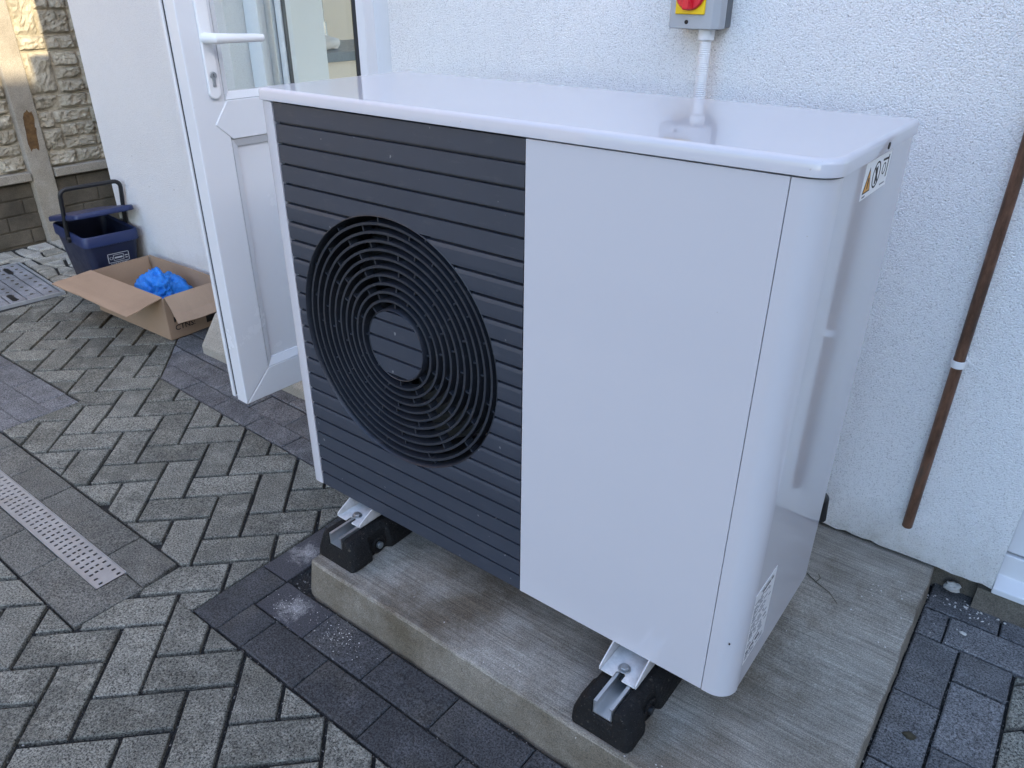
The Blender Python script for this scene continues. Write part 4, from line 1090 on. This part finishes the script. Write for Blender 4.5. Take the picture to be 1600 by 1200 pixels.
# ------------------------------------------------------------------ concrete panel fence
def fence():
    F = empty('concrete_fence', (-3.3, 0.8, 0)); tag(F, 'stone effect concrete panel fence with upright post at the left', 'fence')
    X = -3.275
    bays = ((0.885, 1.80, 1), (-1.05, 0.765, -1))
    stones = []; hidden = MB()
    patterns = [
        [(0.0, 0.150, 0.006, 0.076), (0.154, 0.287, 0.006, 0.076), (0.0, 0.105, 0.084, 0.196), (0.0, 0.078, 0.204, 0.284), (0.086, 0.287, 0.222, 0.284), (0.113, 0.190, 0.146, 0.214), (0.197, 0.287, 0.146, 0.214), (0.113, 0.287, 0.084, 0.138)],
        [(0.0, 0.128, 0.006, 0.072), (0.133, 0.287, 0.006, 0.072), (0.0, 0.148, 0.082, 0.282), (0.157, 0.287, 0.214, 0.282), (0.157, 0.287, 0.150, 0.206), (0.157, 0.287, 0.082, 0.143)],
        [(0.0, 0.140, 0.006, 0.070), (0.146, 0.287, 0.006, 0.070), (0.0, 0.120, 0.080, 0.283), (0.128, 0.200, 0.196, 0.283), (0.206, 0.287, 0.196, 0.283), (0.128, 0.287, 0.080, 0.188)],
    ]
    for (ya, yb, s) in bays:
        for r in range(5):
            zb = 0.388+0.292*r
            MB().box(X-0.05, X, ya-0.02, yb+0.02, zb, zb+0.2905).build('panel', M['rock'], F)
            pat = patterns[r % 3]
            k = 0
            while True:
                u0 = ya+0.287*k if s > 0 else yb-0.287*(k+1)
                if (s > 0 and u0 > yb-0.05) or (s < 0 and u0 < ya-0.2): break
                for (a, b, c, d) in pat:
                    p, q = u0+a, u0+b
                    p, q = max(p, ya+0.003), min(q, yb-0.003)
                    if q-p < 0.03: continue
                    stones.append((p, q, zb+c, zb+d))
                k += 1
    for (a, b, c, d) in stones:
        nx = 11; v = []; f = []
        sd = (a*13.1+c*7.7)
        tiltA, tiltB = random.uniform(-0.010, 0.010), random.uniform(-0.010, 0.010)
        for j in range(nx+1):
            for i in range(nx+1):
                e = min(i, nx-i, j, nx-j)
                h = 0.0 if e == 0 else 0.013 if e == 1 else 0.017
                u, w = i/nx, j/nx
                y = a+(b-a)*u; z = c+(d-c)*w
                if e > 0:
                    h += 0.016*noise.noise((y*16+sd, z*16, 3.3))+0.020*(0.3-abs(noise.noise((y*26+z*20, z*30-y*12+sd, 1.7))))+0.007*noise.noise((y*75, z*75, 2.2))+tiltA*(u-.5)+tiltB*(w-.5)
                    y += 0.004*noise.noise((y*60, z*60, 5)); z += 0.004*noise.noise((y*60, z*60, 9))
                else:
                    y += 0.0025*noise.noise((y*40, z*40, 5)); z += 0.0025*noise.noise((y*40, z*40, 9))
                v.append((X+max(h, 0.0)+0.0006, y, z))
        for j in range(nx):
            for i in range(nx):
                q = j*(nx+1)+i; f.append((q, q+1, q+nx+2, q+nx+1))
        if 0.15 < (a+b)/2 < 1.4 and c < 1.45:
            link('stone', mesh('stone', v, f), M['rock'], F)
        else: hidden.add(v, f)
    kind(link('stone_remainder', mesh('stone_remainder', hidden.v, hidden.f), M['rock'], F), 'stuff')
    for (ya, yb, s) in bays:
        MB().box(X-0.05, X+0.045, ya+0.002, yb-0.002, 0.338, 0.386).build('ledge', M['post'], F, bev=0.006)
        MB().box(X-0.05, X-0.004, ya-0.02, yb+0.02, -0.05, 0.337).build('gravel_board', M['brickc'], F)
        z = 0.004; row = 0
        while z < 0.33:
            h = 0.079; y = ya+0.004-(0.10 if row % 2 else 0)
            while y < yb:
                p, q = max(y, ya+0.004), min(y+0.212, yb-0.004)
                if q-p > 0.03 and q > 0.2 and p < 1.5:
                    MB().box(X-0.0035, X+0.004, p, q, z, min(z+h-0.006, 0.333)).build('brick_face', M['brickc'], F, bev=0.003)
                y += 0.218
            z += h+0.003; row += 1
    MB().box(X-0.05, X+0.004, -7.0, -1.2, -0.05, 1.85).build('far_panel', M['rock'], F)
    MB().prism([(-3.39, -1.19), (-3.241, -1.17), (-3.241, -1.07), (-3.39, -1.05)], -0.05, 1.95, 2).build('post', M['post'], F)
    MB().prism([(-3.39, 0.757), (-3.30, 0.757), (-3.245, 0.769), (-3.241, 0.773), (-3.241, 0.877), (-3.245, 0.881), (-3.30, 0.893), (-3.39, 0.893)], -0.05, 1.95, 2).build('post', M['post'], F)
    # spalled patch showing brown aggregate
    pts = []; rng = random.Random(2)
    for k in range(26):
        a = 2*pi*k/26; w, h = 0.026, 0.098
        cx = 0.826+0.010*sin(a)
        pts.append((cx+w*max(-1, min(1, 1.25*cos(a)))+rng.uniform(-.004, .004), 0.592+h*max(-1, min(1, 1.2*sin(a)))+rng.uniform(-.012, .008)))
    MB().prism(pts, -3.243, -3.2395, 0).build('exposed_patch', M['rust'], F)
fence()

# ------------------------------------------------------------------ food caddy
def caddy():
    B = empty('food_caddy', (-2.33, 0.61, 0)); tag(B, 'navy food waste caddy with raised handle and lid ajar by the wall', 'bin')
    x0, x1, y0, y1, zt = -2.525, -2.140, 0.487, 0.733, 0.300
    def ring(ix, z, r=0.03, n=5):
        P = []
        for cx, cy, a0 in ((x1-ix-r, y0+ix+r, -90), (x1-ix-r, y1-ix-r, 0), (x0+ix+r, y1-ix-r, 90), (x0+ix+r, y0+ix+r, 180)):
            for k in range(n+1):
                a = RAD(a0+90*k/n); P.append((cx+r*cos(a), cy+r*sin(a), z))
        return P
    def loft(secs, capb=False, capt=False):
        v = [p for s in secs for p in s]; n = len(secs[0]); f = []
        for i in range(len(secs)-1):
            for k in range(n): f.append((i*n+k, i*n+(k+1) % n, (i+1)*n+(k+1) % n, (i+1)*n+k))
        if capb: f.append(tuple(range(n))[::-1])
        if capt: f.append(tuple(range((len(secs)-1)*n, len(secs)*n)))
        return MB().add(v, f)
    loft([ring(0.040, 0.002), ring(0.036, 0.006), ring(0.008, zt-0.05), ring(0.0075, zt-0.012), ring(0.0105, zt-0.012), ring(0.039, 0.012)], True, True).build('body', M['navydark'], B, smooth=True)
    loft([ring(0.006, zt-0.050), ring(0.0, zt-0.048), ring(-0.001, zt-0.006), ring(0.002, zt), ring(0.007, zt), ring(0.009, zt-0.012)]).build('rim', M['navy'], B, smooth=True)
    # lid hinged at the back, ajar
    LT = Matrix.Translation(Vector((x0, 0, zt+0.004))) @ Matrix.Rotation(RAD(-12), 4, 'Y') @ Matrix.Translation(Vector((-x0, 0, 0)))
    l = loft([ring(-0.006, 0.0), ring(-0.008, 0.003), ring(-0.008, 0.018), ring(-0.004, 0.023), ring(0.02, 0.026)], True, True)
    l.v = [tuple(LT @ Vector(p)) for p in l.v]; l.build('lid', M['navy'], B, smooth=True)
    # handle
    ya, yb = 0.478, 0.735; xb, xt = -2.300, -2.240; zp, zh = 0.268, 0.500; r = 0.030
    pts = [(xb, ya, zp)]
    def at(y, z): return (xb+(xt-xb)*(z-zp)/(zh-zp), y, z)
    pts += [at(ya, zp+0.05), at(ya, zh-r-0.02)]
    for k in range(6): a = RAD(180-90*k/5); pts.append(at(ya+r+r*cos(a), zh-r+r*sin(a)))
    for k in range(6): a = RAD(90-90*k/5); pts.append(at(yb-r+r*cos(a), zh-r+r*sin(a)))
    pts += [at(yb, zh-r-0.02), at(yb, zp+0.05), (xb, yb, zp)]
    MB().tube(pts, 0.0095, 10).build('handle', M['dark'], B, smooth=True)
    for y in (ya, yb): MB().cyl((xb, y, zp), 0.017, -0.006, 0.006, 1, 16).build('handle_pivot', M['dark'], B, smooth=True)
    # printed panel on the front: outline, round arrow mark, lines of small print
    R = Matrix.Rotation(math.atan2(0.030, 0.245), 4, 'Y')
    def face(u, w, lift=0.0012):   # u along y, w height -> point on the sloping front face
        t = (w-0.006)/(zt-0.056); ix = 0.036+(0.008-0.036)*t
        return (x1-ix+lift, u, w)
    pm = MB()
    def quad(u0, u1, w0, w1): pm.add([face(u0, w0), face(u1, w0), face(u1, w1), face(u0, w1)], [(0, 1, 2, 3)])
    for (u0, u1, w0, w1) in ((0.576, 0.579, 0.165, 0.204), (0.577, 0.667, 0.204, 0.2065), (0.667, 0.670, 0.165, 0.204), (0.577, 0.667, 0.163, 0.1655), (0.600, 0.602, 0.172, 0.198), (0.644, 0.646, 0.172, 0.198), (0.601, 0.645, 0.197, 0.199), (0.601, 0.645, 0.171, 0.173),
                             (0.606, 0.640, 0.181, 0.188), (0.652, 0.662, 0.175, 0.179), (0.650, 0.664, 0.186, 0.190)): quad(u0, u1, w0, w1)
    rng = random.Random(4)
    for w in (0.157, 0.152, 0.147):
        u = 0.584
        while u < 0.66:
            d = rng.uniform(0.005, 0.014); quad(u, min(u+d, 0.664), w, w+0.0022); u += d+0.003
    for k in range(10):
        a0, a1 = RAD(36*k), RAD(36*(k+1))
        if k == 2: continue
        for_ = [(0.5905+rr*cos(a), 0.185+rr*sin(a)) for rr, a in ((0.0055, a0), (0.0075, a0), (0.0075, a1), (0.0055, a1))]
        pm.add([face(u, w) for u, w in for_], [(0, 1, 2, 3)])
    link('printed_panel', mesh('printed_panel', pm.v, pm.f), M['print'], B)
    p = Vector((x1, y0, 0))
    B.matrix_basis = Matrix.Translation(p+Vector((0.035, -0.018, 0))) @ Matrix.Rotation(RAD(-6), 4, 'Z') @ Matrix.Translation(-p) @ WM[B.name]
caddy()

# ------------------------------------------------------------------ cardboard box and bag
def carton():
    C = empty('cardboard_box', (-1.75, 0.575, 0)); tag(C, 'open cardboard box with folded out flaps on the paving', 'box')
    R = Matrix.Rotation(RAD(1.5), 4, 'Z'); O = Matrix.Translation(Vector((-1.468, 0.448, 0)))
    T4 = O @ R
    L, Wd, Hh, t = 0.545, 0.270, 0.185, 0.004
    def sheet(name, pts, thick, bend=0.0):
        """quad sheet subdivided, slightly wavy, with thickness"""
        p00, p10, p11, p01 = [Vector(p) for p in pts]; n = 10; m = 6; v = []; f = []
        nr = (p10-p00).cross(p01-p00).normalized()
        for j in range(m+1):
            for i in range(n+1):
                u, w = i/n, j/m; p = (p00*(1-u)+p10*u)*(1-w)+(p01*(1-u)+p11*u)*w
                wv = (noise.noise(p*9)*0.004+0.005*bend*noise.noise((u*3, w*2, bend)))*w
                crease = -0.003*math.exp(-((w-0.62)/0.05)**2)*bend
                v.append(p+nr*(wv+crease))
        k = len(v); v += [q+nr*thick for q in v]
        for j in range(m):
            for i in range(n):
                q = j*(n+1)+i; f += [(q, q+1, q+n+2, q+n+1), (k+q, k+q+n+1, k+q+n+2, k+q+1)]
        rim = [i for i in range(n+1)]+[j*(n+1)+n for j in range(1, m+1)]+[m*(n+1)+i for i in range(n-1, -1, -1)]+[j*(n+1) for j in range(m-1, 0, -1)]
        for a, b in zip(rim, rim[1:]+rim[:1]): f.append((a, k+a, k+b, b))
        me = fixn(mesh(name, [tuple(T4 @ q) for q in v], f)); return link(name, me, M['card'], C, smooth=False)
    sheet('bottom', [(-L, 0, 0.002), (0, 0, 0.002), (0, Wd, 0.002), (-L, Wd, 0.002)], t)
    sheet('side', [(-L, 0, 0.007), (0, 0, 0.007), (0, 0, Hh), (-L, 0, Hh)], t)
    sheet('side', [(0, Wd, 0.007), (-L, Wd, 0.007), (-L, Wd, Hh+0.002), (0, Wd, Hh+0.002)], t)
    E = sheet('end', [(0.0, -0.003, 0.007), (0.0, Wd+0.003, 0.007), (0.0, Wd+0.003, Hh), (0.0, -0.003, Hh)], t)
    sheet('end', [(-L, Wd-0.001, 0.007), (-L, 0.005, 0.007), (-L, 0.005, Hh), (-L, Wd-0.001, Hh)], t)
    sheet('flap', [(-0.002, -0.001, Hh+0.002), (-L+0.002, -0.001, Hh+0.002), (-L-0.012, -0.165, Hh-0.014), (0.028, -0.170, Hh-0.018)], t, 1.0)
    sheet('flap', [(0.002, Wd-0.004, Hh+0.002), (0.002, 0.006, Hh+0.002), (0.118, -0.022, Hh-0.072), (0.128, Wd-0.02, Hh-0.078)], t, 1.6)
    # inner flaps folded down at the far side
    sheet('flap', [(-L+0.006, Wd-0.012, Hh-0.004), (-L+0.006, 0.012, Hh-0.004), (-L+0.018, 0.016, 0.06), (-L+0.018, Wd-0.016, 0.06)], t*0.8, 0.6)
    sheet('flap', [(-L+0.16, 0.10, 0.060), (-L+0.34, 0.06, 0.052), (-L+0.36, 0.20, 0.075), (-L+0.17, 0.24, 0.085)], t*0.8, 0.8)
    # stencilled print on the end facing right
    X = 0.0058
    for txt, w, u in (('Q', 0.148, 0.026), ('N.', 0.113, 0.024), ('MEASUREMENT:', 0.076, 0.022), ('CTNS:', 0.040, 0.022)):
        me = text_mesh(txt, 0.033)
        me.transform(T4 @ Matrix.Translation(Vector((X+0.0006, u, w))) @ Matrix(((0, 0, 1, 0), (1, 0, 0, 0), (0, 1, 0, 0), (0, 0, 0, 1))))
        link('stencil_print', me, M['ink'], E)
    mk = MB().box(X+0.0002, X+0.0008, 0.165, 0.215, 0.028, 0.080); mk.v = [tuple(T4 @ Vector(p)) for p in mk.v]; mk.build('stencil_mark', M['ink'], E)
    # crumpled blue bag
    bm = bmesh.new(); bmesh.ops.create_icosphere(bm, subdivisions=5, radius=1)
    for v in bm.verts:
        c = v.co.copy()
        rdg = abs(noise.noise(c*2.6+Vector((3, 1, 2)))); rd2 = abs(noise.noise(c*6.1)); r3 = abs(noise.noise(c*13.0))
        d = 0.80+0.42*noise.noise(c*1.3)+0.30*(0.4-rdg)+0.16*(0.4-rd2)+0.07*(0.4-r3)
        z = c.z*0.112*d
        v.co = Vector((c.x*0.118*d*(1-0.25*max(c.z, 0)), c.y*0.098*d*(1-0.25*max(c.z, 0)), max(z, -0.07)))
        v.co += Vector((-1.715, 0.580, 0.105))
    me = bpy.data.meshes.new('bag'); bm.to_mesh(me); bm.free()
    tag(link('plastic_bag', me, M['bag'], smooth=True), 'crumpled bright blue plastic bag lying in the cardboard box', 'bag')
carton()

# ------------------------------------------------------------------ loose grit, crumbs and litter
def rock(mb, x, y, z, s, rng):
    pts = [(1, 0, 0), (-1, 0, 0), (0, 1, 0), (0, -1, 0), (0, 0, 1), (0, 0, -1)]
    a = rng.uniform(0, 6.3); ca, sa = cos(a), sin(a); sc = [s*rng.uniform(0.6, 1.25), s*rng.uniform(0.5, 1.0), s*rng.uniform(0.35, 0.8)]
    v = []
    for p in pts:
        q = (p[0]*sc[0]+rng.uniform(-.3, .3)*s, p[1]*sc[1]+rng.uniform(-.3, .3)*s, p[2]*sc[2])
        v.append((x+q[0]*ca-q[1]*sa, y+q[0]*sa+q[1]*ca, z+q[2]))
    mb.add(v, [(0, 2, 4), (2, 1, 4), (1, 3, 4), (3, 0, 4), (2, 0, 5), (1, 2, 5), (3, 1, 5), (0, 3, 5)])
def litter():
    rng = random.Random(21)
    g = MB()
    for p in GRIT_EDGES:
        n = len(p)
        cx = sum(q[0] for q in p)/n; cy = sum(q[1] for q in p)/n
        d = (Vector((cx, cy, 0))-CAM).length
        if d > 2.6: continue
        dens = 300 if d < 1.9 else 170
        for i in range(n):
            a, b = Vector(p[i]), Vector(p[(i+1) % n]); L = (b-a).length
            if L < 0.003: continue
            nr = Vector(((b-a).y, -(b-a).x))/L
            if (nr.x*(a.x-cx)+nr.y*(a.y-cy)) < 0: nr = -nr
            for k in range(int(L*dens*0.5)):
                t = rng.random(); q = a.lerp(b, t)+nr*rng.uniform(0.0005, 0.005)
                rock(g, q.x, q.y, GRITZ+rng.uniform(0.002, 0.0085), rng.uniform(0.0011, 0.0027), rng)
    for k in range(900):   # loose grains on the blocks
        x = rng.uniform(-1.6, 1.7); y = rng.uniform(-0.8, 0.25)
        if x > 0.05 and x < 1.31 and y > -0.36: continue
        rock(g, x, y, 0.0012, rng.uniform(0.0006, 0.0015), rng)
    for k in range(700):   # the unfilled gap left of the slab
        rock(g, rng.uniform(0.052, 0.125), rng.uniform(-0.15, 0.25), GRITZ+rng.uniform(0, 0.004), rng.uniform(0.0015, 0.004), rng)
    for k in range(420):   # along the right edge of the slab
        rock(g, 1.309+abs(rng.gauss(0, 0.006)), rng.uniform(-0.15, 0.76), GRITZ+rng.uniform(0.001, 0.008), rng.uniform(0.001, 0.003), rng)
    kind(link('joint_grit', mesh('joint_grit', g.v, g.f), M['bits']), 'stuff')
    c = MB()
    for (x, y, sx, sy, n, s, z) in ((0.125, -0.205, 0.028, 0.020, 90, 0.0011, 0.001), (0.30, -0.20, 0.040, 0.022, 70, 0.0012, 0.001), (0.26, -0.19, 0.05, 0.03, 40, 0.001, 0.001),
                                    (1.02, -0.12, 0.03, 0.01, 10, 0.002, 0.0915), (0.70, -0.09, 0.15, 0.02, 14, 0.0014, 0.0915), (1.22, 0.55, 0.05, 0.06, 18, 0.002, 0.0915), (1.15, 0.3, 0.1, 0.2, 24, 0.0010, 0.0915),
                                    (1.40, 0.77, 0.045, 0.018, 34, 0.003, 0.001), (1.36, 0.66, 0.04, 0.05, 14, 0.0018, 0.001)):
        for k in range(n): rock(c, rng.gauss(x, sx), rng.gauss(y, sy), z, s*rng.uniform(0.5, 1.6), rng)
    kind(link('mortar_crumbs', mesh('mortar_crumbs', c.v, c.f), M['mortar']), 'stuff')
    def lump(name, loc, s, label, mat, sub=3):
        bm = bmesh.new(); bmesh.ops.create_icosphere(bm, subdivisions=sub, radius=1)
        for v in bm.verts:
            d = 1+0.35*noise.noise(v.co*1.6+Vector(loc)*9)+0.15*noise.noise(v.co*4)
            v.co = Vector((v.co.x*s[0]*d, v.co.y*s[1]*d, max(v.co.z, -0.4)*s[2]*d))+Vector(loc)
        me = bpy.data.meshes.new(name); bm.to_mesh(me); bm.free()
        tag(link(name, me, mat), label, 'rubble')
    lump('mortar_lump', (1.352, 0.800, 0.022), (0.017, 0.014, 0.016), 'pale lump of mortar lying under the ragged end of the wall', M['mortar'])
    lump('white_pebble', (1.402, 0.676, 0.003), (0.0075, 0.005, 0.003), 'small white pebble on a slate paver right of the slab', M['mortar'], 2)
    lump('dirt_clod', (1.368, 0.316, 0.004), (0.012, 0.008, 0.006), 'dark dirt clod on a slate paver right of the slab', M['leaf'], 2)
    tw = MB().tube([(1.075, 0.545, 0.094), (1.10, 0.530, 0.0935), (1.135, 0.515, 0.093), (1.16, 0.490, 0.0925)], [0.0012, 0.001, 0.0008, 0.0006], 6)
    tw.tube([(1.10, 0.53, 0.0935), (1.105, 0.545, 0.096), (1.098, 0.555, 0.097)], 0.0009, 6)
    tag(tw.build('dry_twig', M['leaf']), 'dry forked twig lying on the slab behind the heat pump', 'twig')
litter()
for o in list(bpy.data.objects):
    if o.type == 'EMPTY': o.empty_display_size = 0.05
